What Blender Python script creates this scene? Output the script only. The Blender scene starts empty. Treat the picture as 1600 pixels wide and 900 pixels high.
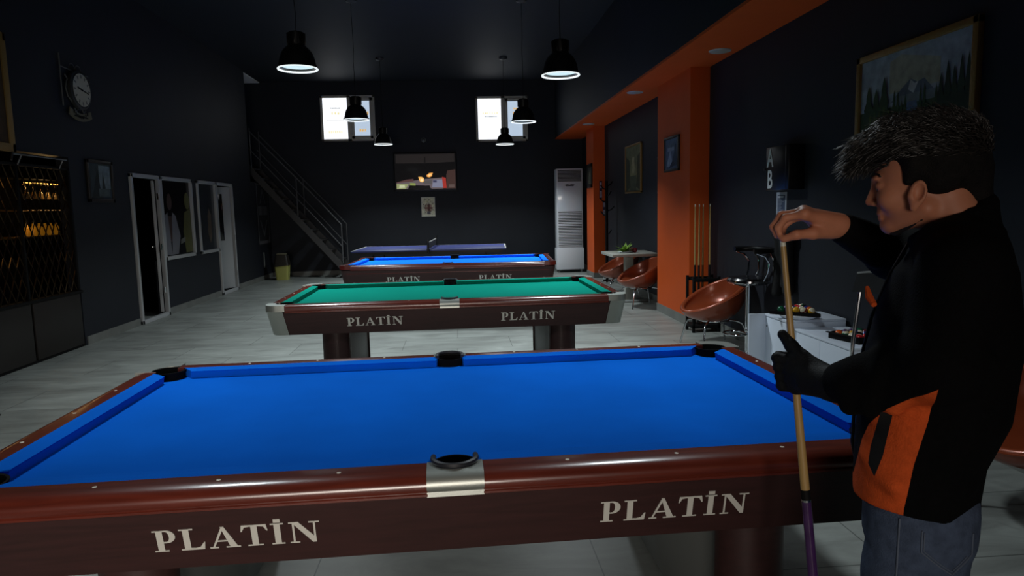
import bpy, bmesh, math, random
import numpy as np
from mathutils import Vector, Matrix, Euler
random.seed(7)
PI = math.pi
S = bpy.context.scene
COL = S.collection

# ------------------------------------------------------------------ camera, world, exposure
cam_d = bpy.data.cameras.new('camera'); cam = bpy.data.objects.new('camera', cam_d); COL.objects.link(cam)
cam.location = (0.04506, -2.58734, 1.51234)
cam.rotation_euler = (1.45409, 0.02239, -0.07884)
cam_d.sensor_width = 36.0
cam_d.lens = 1072.02 / 1600 * 36.0
cam_d.clip_start = 0.05
S.camera = cam
W = bpy.data.worlds.new('world'); S.world = W; W.use_nodes = True
W.node_tree.nodes['Background'].inputs[0].default_value = (0.55, 0.7, 1.0, 1)
W.node_tree.nodes['Background'].inputs[1].default_value = 0.02
S.view_settings.view_transform = 'Standard'; S.view_settings.look = 'None'
S.view_settings.exposure = 0.0; S.view_settings.gamma = 1.0
S.view_settings.use_curve_mapping = False
LAMP_W = 39.0          # each pendant lamp
LAMP_W_FRONT = 15.5    # the two over the nearest table burn dimmer
LAMP_COL = (0.86, 0.96, 1.0)
WINDOW_W = 17.0        # soft light from the front room behind the camera

def area(name, loc, rot, sx, sy, watt, col, shape='RECTANGLE', spread=180):
    l = bpy.data.lights.new(name, 'AREA'); l.shape = shape; l.size = sx
    if shape in ('RECTANGLE', 'ELLIPSE'): l.size_y = sy
    l.energy = watt; l.color = col; l.spread = math.radians(spread)
    o = bpy.data.objects.new(name, l); o.location = loc; o.rotation_euler = rot; COL.objects.link(o)
    return o
# light coming in through the glazed shop front (opening in wall_front)
area('shopfront_light', (-0.7, -6.02, 1.35), (PI/2-.13, 0, .02), 2.4, 1.4, WINDOW_W, (1.0, 0.90, 0.80), spread=52)

# ------------------------------------------------------------------ materials
def lin(c):
    return tuple((x/255/12.92 if x/255 <= 0.04045 else ((x/255+0.055)/1.055)**2.4) for x in c)
MATS = {}
def mat(name, rgb, rough=0.5, metal=0.0, spec=0.5, noise=0.0, nscale=20.0, bump=0.0, bscale=80.0,
        emit=None, estr=0.0, coat=0.0, stretch=(1, 1, 1), alpha=1.0, sheen=0.0, trans=0.0):
    if name in MATS: return MATS[name]
    m = bpy.data.materials.new(name); m.use_nodes = True
    nt = m.node_tree; b = nt.nodes['Principled BSDF']
    c = lin(rgb); b.inputs['Base Color'].default_value = (*c, 1)
    b.inputs['Roughness'].default_value = rough; b.inputs['Metallic'].default_value = metal
    b.inputs['Specular IOR Level'].default_value = spec
    b.inputs['Coat Weight'].default_value = coat; b.inputs['Coat Roughness'].default_value = 0.12
    b.inputs['Sheen Weight'].default_value = sheen
    b.inputs['Transmission Weight'].default_value = trans
    b.inputs['Alpha'].default_value = alpha
    if emit is not None:
        b.inputs['Emission Color'].default_value = (*lin(emit), 1); b.inputs['Emission Strength'].default_value = estr
    if noise or bump:
        tc = nt.nodes.new('ShaderNodeTexCoord'); mp = nt.nodes.new('ShaderNodeMapping')
        mp.inputs['Scale'].default_value = stretch
        nt.links.new(tc.outputs['Object'], mp.inputs['Vector'])
    if noise:
        n = nt.nodes.new('ShaderNodeTexNoise'); n.inputs['Scale'].default_value = nscale
        n.inputs['Detail'].default_value = 5
        r = nt.nodes.new('ShaderNodeValToRGB')
        r.color_ramp.elements[0].position = 0.3; r.color_ramp.elements[1].position = 0.7
        r.color_ramp.elements[0].color = (*[x*(1-noise) for x in c], 1)
        r.color_ramp.elements[1].color = (*[min(1, x*(1+noise)) for x in c], 1)
        nt.links.new(mp.outputs[0], n.inputs['Vector']); nt.links.new(n.outputs['Fac'], r.inputs[0])
        nt.links.new(r.outputs[0], b.inputs['Base Color'])
    if bump:
        n2 = nt.nodes.new('ShaderNodeTexNoise'); n2.inputs['Scale'].default_value = bscale
        bp = nt.nodes.new('ShaderNodeBump'); bp.inputs['Strength'].default_value = bump
        bp.inputs['Distance'].default_value = 0.01
        nt.links.new(mp.outputs[0], n2.inputs['Vector'])
        nt.links.new(n2.outputs['Fac'], bp.inputs['Height']); nt.links.new(bp.outputs[0], b.inputs['Normal'])
    MATS[name] = m
    return m

def floor_mat():
    m = bpy.data.materials.new('floor_tile'); m.use_nodes = True; nt = m.node_tree; b = nt.nodes['Principled BSDF']
    L = nt.links.new
    tc = nt.nodes.new('ShaderNodeTexCoord')
    br = nt.nodes.new('ShaderNodeTexBrick'); br.inputs['Scale'].default_value = 1.0
    br.inputs['Mortar Size'].default_value = 0.003; br.inputs['Brick Width'].default_value = 1.2
    br.inputs['Row Height'].default_value = 0.6; br.offset = 0.5; br.inputs['Bias'].default_value = 0
    br.inputs['Color1'].default_value = (0.92, 0.92, 0.92, 1); br.inputs['Color2'].default_value = (1.08, 1.08, 1.08, 1)
    br.inputs['Mortar'].default_value = (0.30, 0.30, 0.30, 1)
    L(tc.outputs['Object'], br.inputs['Vector'])
    mp = nt.nodes.new('ShaderNodeMapping'); mp.inputs['Rotation'].default_value = (0, 0, 0.5)
    mp.inputs['Scale'].default_value = (0.9, 3.0, 1)
    L(tc.outputs['Object'], mp.inputs['Vector'])
    n = nt.nodes.new('ShaderNodeTexNoise'); n.inputs['Scale'].default_value = 1.6; n.inputs['Detail'].default_value = 8
    n.inputs['Roughness'].default_value = 0.62; n.inputs['Distortion'].default_value = 0.8
    L(mp.outputs[0], n.inputs['Vector'])
    r = nt.nodes.new('ShaderNodeValToRGB'); r.color_ramp.elements[0].position = 0.32; r.color_ramp.elements[1].position = 0.68
    r.color_ramp.elements[0].color = (0.205, 0.215, 0.20, 1); r.color_ramp.elements[1].color = (0.36, 0.385, 0.36, 1)
    L(n.outputs['Fac'], r.inputs[0])
    mx = nt.nodes.new('ShaderNodeMix'); mx.data_type = 'RGBA'; mx.blend_type = 'MULTIPLY'; mx.inputs[0].default_value = 1
    L(r.outputs[0], mx.inputs[6]); L(br.outputs['Color'], mx.inputs[7]); L(mx.outputs[2], b.inputs['Base Color'])
    b.inputs['Roughness'].default_value = 0.42
    b.inputs['Specular IOR Level'].default_value = 0.35
    return m

def wood_mat(name, dark, light, rough, coat, scale=(1.2, 14, 14), spec=0.5):
    m = bpy.data.materials.new(name); m.use_nodes = True; nt = m.node_tree; b = nt.nodes['Principled BSDF']; L = nt.links.new
    tc = nt.nodes.new('ShaderNodeTexCoord'); mp = nt.nodes.new('ShaderNodeMapping'); mp.inputs['Scale'].default_value = scale
    n = nt.nodes.new('ShaderNodeTexNoise'); n.inputs['Scale'].default_value = 4; n.inputs['Detail'].default_value = 7
    n.inputs['Distortion'].default_value = 0.6
    r = nt.nodes.new('ShaderNodeValToRGB'); r.color_ramp.elements[0].position = 0.3; r.color_ramp.elements[1].position = 0.72
    r.color_ramp.elements[0].color = (*lin(dark), 1); r.color_ramp.elements[1].color = (*lin(light), 1)
    L(tc.outputs['Object'], mp.inputs['Vector']); L(mp.outputs[0], n.inputs['Vector']); L(n.outputs['Fac'], r.inputs[0])
    L(r.outputs[0], b.inputs['Base Color'])
    b.inputs['Roughness'].default_value = rough; b.inputs['Coat Weight'].default_value = coat
    b.inputs['Coat Roughness'].default_value = 0.16; b.inputs['Specular IOR Level'].default_value = spec
    MATS[name] = m
    return m

M_floor = floor_mat()
M_wall = mat('wall_paint_dark', (38, 41, 48), 0.6, spec=0.25, noise=0.10, nscale=1.2, bump=0.05, bscale=60)
M_ceil = mat('ceiling_paint_dark', (40, 43, 50), 0.6, spec=0.3, noise=0.08, nscale=0.8, bump=0.08, bscale=8)
M_black = mat('matt_black', (9, 9, 10), 0.7, spec=0.2)
M_orange = mat('orange_paint', (214, 90, 36), 0.6, spec=0.2, noise=0.06, nscale=1.5)
M_base = mat('baseboard_tile', (120, 122, 118), 0.5, noise=0.15, nscale=4)
M_white_pvc = mat('white_pvc', (232, 236, 242), 0.35)
M_rail = wood_mat('mahogany_rail', (86, 34, 24), (108, 44, 31), 0.28, 0.7, spec=0.5)
M_apron = wood_mat('dark_mahogany', (52, 33, 32), (62, 38, 37), 0.45, 0.1, spec=0.35)
M_rail3 = wood_mat('plum_mahogany', (84, 28, 26), (104, 36, 32), 0.3, 0.6)
M_cloth_b = mat('blue_baize', (4, 94, 200), 0.95, spec=0.05, noise=0.10, nscale=2.2, sheen=0.0)
M_cloth_b3 = mat('bright_blue_baize', (20, 118, 232), 0.95, spec=0.05, noise=0.04, nscale=3)
M_cloth_g = mat('green_baize', (0, 114, 98), 0.95, spec=0.05, noise=0.05, nscale=3)
M_satin = mat('satin_metal', (172, 176, 170), 0.42, metal=0.75, bump=0.02, bscale=200)
M_rubber = mat('black_rubber', (30, 32, 38), 0.45, spec=0.4)
M_pocket = mat('pocket_black', (6, 6, 7), 0.8, spec=0.1)
M_sight = mat('ivory_sight', (220, 215, 200), 0.4)
M_letter = mat('cream_vinyl', (205, 204, 196), 0.5)
M_grey = mat('grey_panel', (130, 134, 132), 0.5)
M_chrome = mat('chrome', (215, 218, 222), 0.12, metal=1.0)
M_lens = mat('lamp_lens', (200, 220, 225), 0.3, emit=(200, 228, 238), estr=0.85)
M_rim = mat('lamp_lip', (230, 235, 235), 0.3, emit=(240, 248, 250), estr=0.95)
M_shade = mat('lamp_shade_black', (14, 14, 14), 0.35, spec=0.4)
M_leather = mat('copper_leather', (146, 66, 36), 0.30, metal=.25, spec=0.6, noise=0.06, nscale=6, coat=0.5)
M_whitecab = mat('white_laminate', (226, 236, 250), 0.45, spec=0.4)
M_cuewood = mat('maple_shaft', (172, 140, 86), 0.4, noise=0.08, nscale=30, stretch=(1, 1, .1))

# ------------------------------------------------------------------ mesh helpers
class MB:
    def __init__(s): s.v = []; s.f = []; s.m = []; s.sm = []
    def add(s, vs, fs, mi=0, smooth=False):
        o = len(s.v); s.v += [tuple(p) for p in vs]
        for f in fs: s.f.append([i+o for i in f]); s.m.append(mi); s.sm.append(smooth)
    def box(s, a, b, mi=0, M=None):
        x0, y0, z0 = a; x1, y1, z1 = b
        vs = [(x0,y0,z0),(x1,y0,z0),(x1,y1,z0),(x0,y1,z0),(x0,y0,z1),(x1,y0,z1),(x1,y1,z1),(x0,y1,z1)]
        if M is not None: vs = [tuple(M @ Vector(p)) for p in vs]
        s.add(vs, [(0,3,2,1),(4,5,6,7),(0,1,5,4),(1,2,6,5),(2,3,7,6),(3,0,4,7)], mi)
        return s
    def bbox(s, a, b, r, mi=0, seg=2, M=None):      # bevelled box
        bm = bmesh.new(); bmesh.ops.create_cube(bm, size=1)
        sx, sy, sz = b[0]-a[0], b[1]-a[1], b[2]-a[2]
        for v in bm.verts: v.co = Vector((a[0]+sx*(v.co.x+.5), a[1]+sy*(v.co.y+.5), a[2]+sz*(v.co.z+.5)))
        bmesh.ops.bevel(bm, geom=list(bm.edges), offset=r, segments=seg, profile=0.5, affect='EDGES')
        bm.verts.index_update()
        vs = [(M @ v.co if M is not None else v.co.copy()) for v in bm.verts]
        s.add(vs, [[v.index for v in f.verts] for f in bm.faces], mi, True); bm.free()
        return s
    def tube(s, pts, r, n=10, mi=0, caps=True, closed=False):
        pts = [Vector(p) for p in pts]; k = len(pts)
        rr = r if hasattr(r, '__len__') else [r]*k
        vs = []; fs = []; up = None
        for i, p in enumerate(pts):
            if closed: t = pts[(i+1) % k]-pts[i-1]
            else: t = pts[min(i+1, k-1)]-pts[max(i-1, 0)]
            t.normalize()
            if up is None:
                up = Vector((0,0,1)) if abs(t.z) < .9 else Vector((1,0,0))
            u = (up - t*up.dot(t)); u.normalize(); w = t.cross(u); up = u
            for j in range(n):
                a = 2*PI*j/n; vs.append(p+(u*math.cos(a)+w*math.sin(a))*rr[i])
        for i in range(k if closed else k-1):
            for j in range(n):
                a = i*n+j; b = i*n+(j+1) % n; c = ((i+1) % k)*n+(j+1) % n; d = ((i+1) % k)*n+j
                fs.append((a, b, c, d))
        s.add(vs, fs, mi, True)
        if caps and not closed:
            s.add(vs[:n], [tuple(range(n))[::-1]], mi); s.add(vs[-n:], [tuple(range(n))], mi)
        return s
    def cyl(s, c, r, z0, z1, n=24, mi=0):
        return s.tube([(c[0], c[1], z0), (c[0], c[1], z1)], r, n, mi)
    def lathe(s, prof, n=32, c=(0,0,0), mi=0, M=None, cap=False):
        vs = []; fs = []; k = len(prof)
        for (r, z) in prof:
            for j in range(n):
                a = 2*PI*j/n; p = Vector((c[0]+r*math.cos(a), c[1]+r*math.sin(a), c[2]+z))
                vs.append(M @ p if M is not None else p)
        for i in range(k-1):
            for j in range(n):
                fs.append((i*n+j, i*n+(j+1) % n, (i+1)*n+(j+1) % n, (i+1)*n+j))
        s.add(vs, fs, mi, True)
        if cap:
            s.add(vs[:n], [tuple(range(n))[::-1]], mi); s.add(vs[-n:], [tuple(range(n))], mi)
        return s
    def prism(s, poly, z0, z1, mi=0, M=None, sm=False):    # polygon in xy, extruded in z
        n = len(poly)
        vs = [Vector((x, y, z0)) for x, y in poly]+[Vector((x, y, z1)) for x, y in poly]
        if M is not None: vs = [M @ v for v in vs]
        s.add(vs, [tuple(range(n))[::-1], tuple(range(n, 2*n))], mi)
        s.add(vs, [(i, (i+1) % n, n+(i+1) % n, n+i) for i in range(n)], mi, sm)
        return s
    def sphere(s, c, r, n=16, mi=0, sc=(1,1,1), M=None):
        prof = [(max(1e-5, r*math.sin(PI*i/(n//2))), -r*math.cos(PI*i/(n//2))) for i in range(n//2+1)]
        vs = []; fs = []; k = len(prof)
        for (q, z) in prof:
            for j in range(n):
                a = 2*PI*j/n; p = Vector((q*math.cos(a)*sc[0], q*math.sin(a)*sc[1], z*sc[2]))
                if M is not None: p = M @ p
                vs.append(p+Vector(c))
        for i in range(k-1):
            for j in range(n): fs.append((i*n+j, i*n+(j+1) % n, (i+1)*n+(j+1) % n, (i+1)*n+j))
        s.add(vs, fs, mi, True); return s
    def build(s, name, mats, parent=None, loc=(0,0,0), rot=(0,0,0), sharp=35):
        me = bpy.data.meshes.new(name); me.from_pydata([tuple(v) for v in s.v], [], s.f)
        if not isinstance(mats, (list, tuple)): mats = [mats]
        for m in mats: me.materials.append(m)
        me.polygons.foreach_set('material_index', s.m); me.polygons.foreach_set('use_smooth', s.sm)
        me.update()
        bm = bmesh.new(); bm.from_mesh(me)
        bmesh.ops.remove_doubles(bm, verts=bm.verts, dist=1e-5)
        bmesh.ops.recalc_face_normals(bm, faces=bm.faces); bm.to_mesh(me); bm.free()
        if any(s.sm): me.set_sharp_from_angle(angle=math.radians(sharp))
        o = bpy.data.objects.new(name, me); o.location = loc; o.rotation_euler = rot
        COL.objects.link(o)
        if parent is not None: o.parent = parent
        return o

def thing(name, label, cat, loc=(0,0,0), rz=0.0, group=None):
    o = bpy.data.objects.new(name, None); o.empty_display_size = 0.1; COL.objects.link(o)
    o.location = loc; o.rotation_euler = (0, 0, rz); o['label'] = label; o['category'] = cat
    if group: o['group'] = group
    return o
def tag(o, label, cat, group=None):
    o['label'] = label; o['category'] = cat
    if group: o['group'] = group
    return o
def structure(o):
    o['kind'] = 'structure'; return o
def dup(root, loc, rz=None, label=None):
    def cp(o, par):
        c = o.copy(); COL.objects.link(c)
        if par is not None: c.parent = par
        for ch in list(o.children): cp(ch, c)
        return c
    r = cp(root, None); r.location = loc
    if rz is not None: r.rotation_euler = (0, 0, rz)
    if label: r['label'] = label
    return r
def sbox(name, a, b, m, parent=None, r=0):
    q = MB()
    if r: q.bbox(a, b, r)
    else: q.box(a, b)
    o = q.build(name, m, parent)
    return structure(o) if parent is None else o

# ------------------------------------------------------------------ room shell
LX, RX, BY, FY, CZ = -4.4, 3.11, 14.2, -6.0, 4.53
sbox('floor', (-7.6, FY-.4, -0.1), (RX+.3, BY+.2, 0), M_floor)
sbox('ceiling', (LX-.05, FY-.2, CZ), (RX+.3, BY+.2, CZ+.1), M_ceil)
# right wall
sbox('wall_right', (RX, FY-.2, 0), (RX+.12, BY+.2, CZ), M_wall)
# front wall with a wide glazed opening (behind the camera)
q = MB(); q.box((-7.6, FY-.2, 0), (-3.6, FY, CZ)); q.box((1.8, FY-.2, 0), (RX, FY, CZ)); q.box((-3.6, FY-.2, 2.7), (1.8, FY, CZ))
q.box((-3.6, FY-.2, 0), (1.8, FY, .3)); structure(q.build('wall_front', M_wall))
# back wall with two high windows
wins = [(-3.10, -1.83, 3.16, 4.22), (0.55, 1.80, 3.10, 4.17)]
q = MB(); xs = [-7.6, -3.10, -1.83, 0.55, 1.80, RX]
for x0, x1 in ((-7.6, -3.10), (-1.83, .55), (1.80, RX)): q.box((x0, BY, 0), (x1, BY+.2, CZ))
for x0, x1, z0, z1 in wins: q.box((x0, BY, 0), (x1, BY+.2, z0)); q.box((x0, BY, z1), (x1, BY+.2, CZ))
structure(q.build('wall_back', M_wall))
# left wall: bar opening, two doors, two windows, low part under the stair landing
q = MB(); T = .14
def lw(y0, y1, z0, z1): q.box((LX-T, y0, z0), (LX, y1, z1))
lw(FY, 2.3, 0, CZ); lw(2.3, 5.8, 2.2, CZ)
lw(5.8, 7.22, 0, CZ); lw(7.22, 9.42, 2.1, CZ); lw(8.17, 9.42, 0, .83); lw(9.42, 9.64, 0, CZ)
lw(9.64, 11.52, 2.1, CZ); lw(9.64, 10.54, 0, .83); lw(11.52, 12.82, 0, CZ); lw(12.82, BY, 0, 2.2)
structure(q.build('wall_left', M_wall))
# rooms behind the left wall
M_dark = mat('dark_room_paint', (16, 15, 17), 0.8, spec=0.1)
q = MB(); q.box((-7.6, 6.95, 0), (-7.5, BY, CZ)); q.box((-7.5, 6.95, 0), (LX-T, 7.05, 2.2)); q.box((-7.5, 9.45, 0), (LX-T, 9.55, 2.2))
q.box((-7.5, 6.95, 2.5), (LX-T, BY, 2.6)); q.box((-7.5, 12.6, 0), (LX-T, 12.7, 2.5))
structure(q.build('wall_side_rooms', M_dark))
q = MB(); q.box((-7.5, 12.7, CZ-.02), (LX-.05, BY, CZ+.1)); structure(q.build('ceiling_landing', mat('landing_white', (230, 230, 228), 0.8)))
# baseboards
q = MB()
for y0, y1 in ((5.84, 7.2), (8.2, 10.52), (11.55, BY)): q.box((LX, y0, 0), (LX+.015, y1, .10))
structure(q.build('baseboard_left', M_base))
q = MB(); q.box((LX+.015, BY-.015, 0), (2.86, BY, .10)); structure(q.build('baseboard_back', M_base))
q = MB()
for y0, y1 in ((FY, 5.62), (7.02, 11.55), (12.4, BY)): q.box((RX-.015, y0, 0), (RX, y1, .10))
structure(q.build('baseboard_right', M_base))
# orange soffit with dark face, orange pillars
q = MB()
q.box((2.46, FY, 3.13), (RX, BY, 3.16)); structure(q.build('trim_soffit_underside', M_orange))
q = MB(); q.box((2.46, FY, 3.16), (RX, BY, CZ)); structure(q.build('trim_soffit_face', M_wall))
def pillar(n, y0, y1):
    o = MB().box((2.87, y0, 0), (RX, y1, 3.13)).build('trim_pillar_%s' % n, M_orange); structure(o)
    MB().box((2.857, y0-.013, 0), (RX, y1+.013, .11)).build('pillar_base', M_base, o)
pillar('near', 5.65, 7.0); pillar('far', 11.6, 12.35)

# back windows
M_glow = mat('frosted_daylight', (235, 240, 245), 0.6, emit=(246, 250, 255), estr=1.15)
M_glow2 = mat('frosted_daylight_grey', (200, 210, 225), 0.6, emit=(190, 208, 228), estr=0.85)
M_frame = mat('window_frame_grey', (200, 196, 186), 0.5)
M_ink1 = mat('sticker_orange', (235, 170, 90), 0.6, emit=(240, 190, 110), estr=0.8)
M_ink2 = mat('sticker_grey', (150, 150, 150), 0.6, emit=(150, 155, 160), estr=0.5)
M_ink3 = mat('sticker_pale_yellow', (240, 232, 200), 0.6, emit=(250, 236, 180), estr=0.9)
def back_window(n, x0, x1, z0, z1, marks):
    y = BY+.02; q = MB(); w = .055; xm = x0+(x1-x0)*.52
    q.bbox((x0, y, z0), (x1, y+.06, z0+w), .006); q.bbox((x0, y, z1-w), (x1, y+.06, z1), .006)
    q.bbox((x0, y, z0), (x0+w, y+.06, z1), .006); q.bbox((x1-w, y, z0), (x1, y+.06, z1), .006)
    q.bbox((xm-.04, y, z0), (xm+.05, y+.06, z1), .006)
    r = structure(q.build('window_%d' % n, M_frame))
    q = MB()                                     # opening sash on the right half
    a, b, c, d = xm+.05, x1-w, z0+w, z1-w; s_ = .07
    q.bbox((a, y-.015, c), (b, y+.04, c+s_), .005); q.bbox((a, y-.015, d-s_), (b, y+.04, d), .005)
    q.bbox((a, y-.015, c), (a+s_, y+.04, d), .005); q.bbox((b-s_, y-.015, c), (b, y+.04, d), .005)
    q.build('sash', M_frame, r)
    MB().box((x0+w, y+.03, z0+w), (xm-.04, y+.036, z1-w)).build('pane', M_glow, r)
    p2 = MB().box((a+s_, y+.02, c+s_), (b-s_, y+.026, d-s_)).build('pane', M_glow2, r)
    for k, (mm, rects) in enumerate(marks):
        q = MB()
        for (u0, v0, u1, v1, pane) in rects:
            if pane == 0: X0, X1, Z0, Z1, yy = x0+w, xm-.04, z0+w, z1-w, y+.026
            else: X0, X1, Z0, Z1, yy = a+s_, b-s_, c+s_, d-s_, y+.016
            q.box((X0+(X1-X0)*u0, yy, Z0+(Z1-Z0)*v0), (X0+(X1-X0)*u1, yy+.003, Z0+(Z1-Z0)*v1))
        q.build('window_sticker', mm, r)
def words(u0, u1, v, h, n, pane, seed):
    rnd = random.Random(seed); out = []; w = (u1-u0)/n
    for i in range(n): out.append((u0+i*w, v, u0+i*w+w*rnd.uniform(.45, .75), v+h*rnd.uniform(.75, 1), pane))
    return out
back_window(1, *wins[0], [(M_ink2, words(.32, .72, .74, .03, 6, 0, 1)+words(.15, .9, .46, .02, 16, 0, 2)),
    (M_ink3, words(.35, .72, .6, .07, 3, 0, 3)+words(.2, .8, .14, .08, 7, 0, 4)),
    (M_ink1, words(.35, .95, .6, .10, 5, 1, 5)+words(.3, .8, .12, .08, 3, 1, 6))])
back_window(2, *wins[1], [(M_ink3, words(.2, .9, .62, .06, 7, 0, 7)), (M_ink2, words(.3, .85, .55, .035, 9, 0, 8)+words(.1, .6, .42, .03, 7, 1, 9)),
    (M_ink1, words(.35, .9, .58, .14, 4, 1, 10)+words(.4, .8, .77, .05, 3, 1, 11))])

# left wall joinery -------------------------------------------------
M_pvc2 = mat('pvc_grey_white', (176, 178, 180), 0.4)
def frame_rect(q, y0, y1, z0, z1, w, x0=LX-.03, x1=LX+.03, bottom=True):
    q.bbox((x0, y0, z1-w), (x1, y1, z1), .006)
    if bottom: q.bbox((x0, y0, z0), (x1, y1, z0+w), .006)
    q.bbox((x0, y0, z0), (x1, y0+w, z1), .006); q.bbox((x0, y1-w, z0), (x1, y1, z1), .006)
M_paneD = mat('dark_glass', (10, 11, 13), 0.12, spec=0.6)
# door 1: open doorway
q = MB(); frame_rect(q, 7.24, 8.17, 0, 2.1, .055); d1 = structure(q.build('door_1', M_pvc2))
Mx = Matrix.Translation((LX-.04, 8.11, 0)) @ Matrix.Rotation(math.radians(-68), 4, 'Z')
q = MB(); q.bbox((-.84, -.045, .06), (0, 0, 2.03), .006, M=Mx); lf = q.build('door_leaf', M_pvc2, d1)
q = MB(); q.tube([Mx @ Vector((-.78, -.05, 1.02)), Mx @ Vector((-.78, -.10, 1.02)), Mx @ Vector((-.66, -.10, 1.02))], .010); q.bbox((-.80, -.055, .93), (-.76, -.045, 1.1), .003, M=Mx)
q.build('door_handle', M_chrome, lf)
q = MB()
for z in (.35, 1.0, 1.75): q.cyl((LX+.0, 8.10), .012, z, z+.09, 10)
q.build('hinge', M_chrome, d1)
# window 1 with a printed poster film of two people
q = MB(); frame_rect(q, 8.17, 9.41, .83, 2.1, .055); w3 = structure(q.build('window_3', M_pvc2))
pn = MB().box((LX-.02, 8.22, .88), (LX-.012, 9.36, 2.05)).build('pane', M_paneD, w3)
def flat_yz(q, poly, x, mi=0, t=.002):      # polygon (y,z) on plane x facing +x
    n = len(poly); vs = [(x, a, b) for a, b in poly]+[(x+t, a, b) for a, b in poly]
    q.add(vs, [tuple(range(n)), tuple(range(n, 2*n))]+[(i, (i+1) % n, n+(i+1) % n, n+i) for i in range(n)], mi)
def ell(cy, cz, ry, rz, n=20): return [(cy+ry*math.cos(2*PI*i/n), cz+rz*math.sin(2*PI*i/n)) for i in range(n)]
x = LX-.010
q = MB(); flat_yz(q, ell(8.52, 1.72, .09, .13), x); flat_yz(q, [(8.42,1.5),(8.62,1.5),(8.68,1.1),(8.4,1.1)], x-.001); q.build('printed_figure', mat('print_skin_dark', (70, 52, 50), .4), pn)
q = MB(); flat_yz(q, [(8.24,1.2),(8.30,1.5),(8.42,1.56),(8.46,1.3),(8.50,.90),(8.24,.90)], x+.001); flat_yz(q, [(8.60,1.56),(8.72,1.50),(8.86,1.18),(8.80,1.05),(8.74,.90),(8.5,.90),(8.55,1.2)], x+.001)
q.build('printed_figure', mat('print_white_shirt', (120, 120, 128), .4), pn)
q = MB(); flat_yz(q, ell(9.22, 1.74, .11, .14), x+.001); flat_yz(q, [(9.0,1.25),(9.08,1.55),(9.34,1.62),(9.34,.90),(9.06,.90)], x)
q.build('printed_figure', mat('print_yellow_clothes', (92, 92, 48), .4), pn)
q = MB(); flat_yz(q, [(8.86,1.12),(9.04,1.16),(9.04,1.08),(8.86,1.05)], x+.002); q.build('printed_figure', mat('print_grey', (110, 110, 106), .4), pn)
# window 2
q = MB(); frame_rect(q, 9.64, 10.56, .83, 2.1, .055); w4 = structure(q.build('window_4', M_pvc2))
pn = MB().box((LX-.02, 9.69, .88), (LX-.012, 10.51, 2.05)).build('pane', mat('grey_reflecting_glass', (52, 56, 62), 0.2, noise=.35, nscale=2.5, stretch=(1, 3, .6)), w4)
q = MB(); flat_yz(q, [(10.1,1.2),(10.14,1.5),(10.2,1.62),(10.3,1.5),(10.28,1.1),(10.2,1.0)], x); q.build('printed_figure', mat('print_brown', (96, 84, 74), .4), pn)
# door 2: half open white leaf behind the frame
q = MB(); frame_rect(q, 10.56, 11.50, 0, 2.1, .055); d2 = structure(q.build('door_2', M_pvc2))
Mx = Matrix.Translation((LX-.05, 11.43, 0)) @ Matrix.Rotation(math.radians(-118), 4, 'Z')
Mx = Matrix.Translation((LX-.05, 11.43, 0)) @ Matrix.Rotation(math.radians(62), 4, 'Z')
q = MB(); q.bbox((-.80, -.045, .06), (0, 0, 2.03), .006, M=Mx); lf = q.build('door_leaf', M_pvc2, d2)
q = MB(); q.bbox((-.60, -.052, 1.0), (-.2, .006, 1.9), .004, M=Mx); q.build('door_glazing', M_paneD, lf)
q = MB(); q.tube([Mx @ Vector((-.74, -.05, 1.02)), Mx @ Vector((-.74, -.10, 1.02)), Mx @ Vector((-.62, -.10, 1.02))], .010); q.build('door_handle', M_chrome, lf)
q = MB()
for z in (.3, 1.0, 1.78): q.cyl((LX+.03, 11.45), .014, z, z+.10, 10)
q.build('hinge', M_pvc2, d2)

# recessed soffit lights (unlit)
M_disc = mat('opal_disc', (185, 180, 172), 0.4)
for k, (xx, yy, lb) in enumerate([(2.90, 4.80, 'round unlit downlight in the orange soffit nearest the camera'),
        (2.66, 7.44, 'round unlit downlight in the orange soffit just beside the near pillar top'), (2.70, 11.2, 'small round unlit downlight in the orange soffit by the far pillar')]):
    t = thing('recessed_downlight', lb, 'ceiling light', (xx, yy, 3.13), 0, 'downlights in the orange soffit')
    MB().lathe([(.001, -.012), (.085, -.012), (.10, -.008)], 28, cap=False).build('diffuser', M_disc, t)
    MB().lathe([(.10, -.008), (.112, -.010), (.118, -.004), (.12, 0)], 28).build('trim_ring', M_pvc2, t)

# ------------------------------------------------------------------ pendant lamps
def make_lamp(label):
    t = thing('pendant_lamp', label, 'lamp', (0, 0, 0), 0, 'black industrial pendant lamps over the tables')
    prof = [(.150, .028), (.178, .012), (.186, .010), (.186, .022), (.172, .034), (.166, .06), (.158, .10), (.142, .145), (.118, .18),
            (.09, .205), (.078, .215), (.078, .325), (.06, .338), (.001, .340)]
    MB().lathe(prof, 48).build('shade', M_shade, t)
    q = MB()
    for k in range(12):
        a = 2*PI*k/12; M = Matrix.Rotation(a, 4, 'Z'); q.bbox((.076, -.004, .225), (.086, .004, .325), .002, M=M)
    q.build('cooling_fin', M_shade, t)
    MB().lathe([(.150, .030), (.10, .031), (.05, .032), (.0005, .032)], 40).build('lens', M_lens, t)
    MB().lathe([(.168, .004), (.184, -.002), (.187, .004), (.184, .010), (.170, .012), (.168, .004)], 48).build('glass_lip', M_rim, t)
    return t
lamps = [(-1.30, 0.60, 2.80), (1.00, 0.60, 2.74), (-1.40, 4.15, 2.837), (1.075, 4.15, 2.76), (-1.385, 7.8, 2.83), (1.066, 7.8, 2.77), (-1.409, 11.7, 2.835), (1.058, 11.7, 2.80)]
names = ['left', 'right']; rows = ['nearest blue pool table', 'green pool table', 'second blue pool table', 'table tennis table']
L0 = make_lamp('x')
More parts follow.
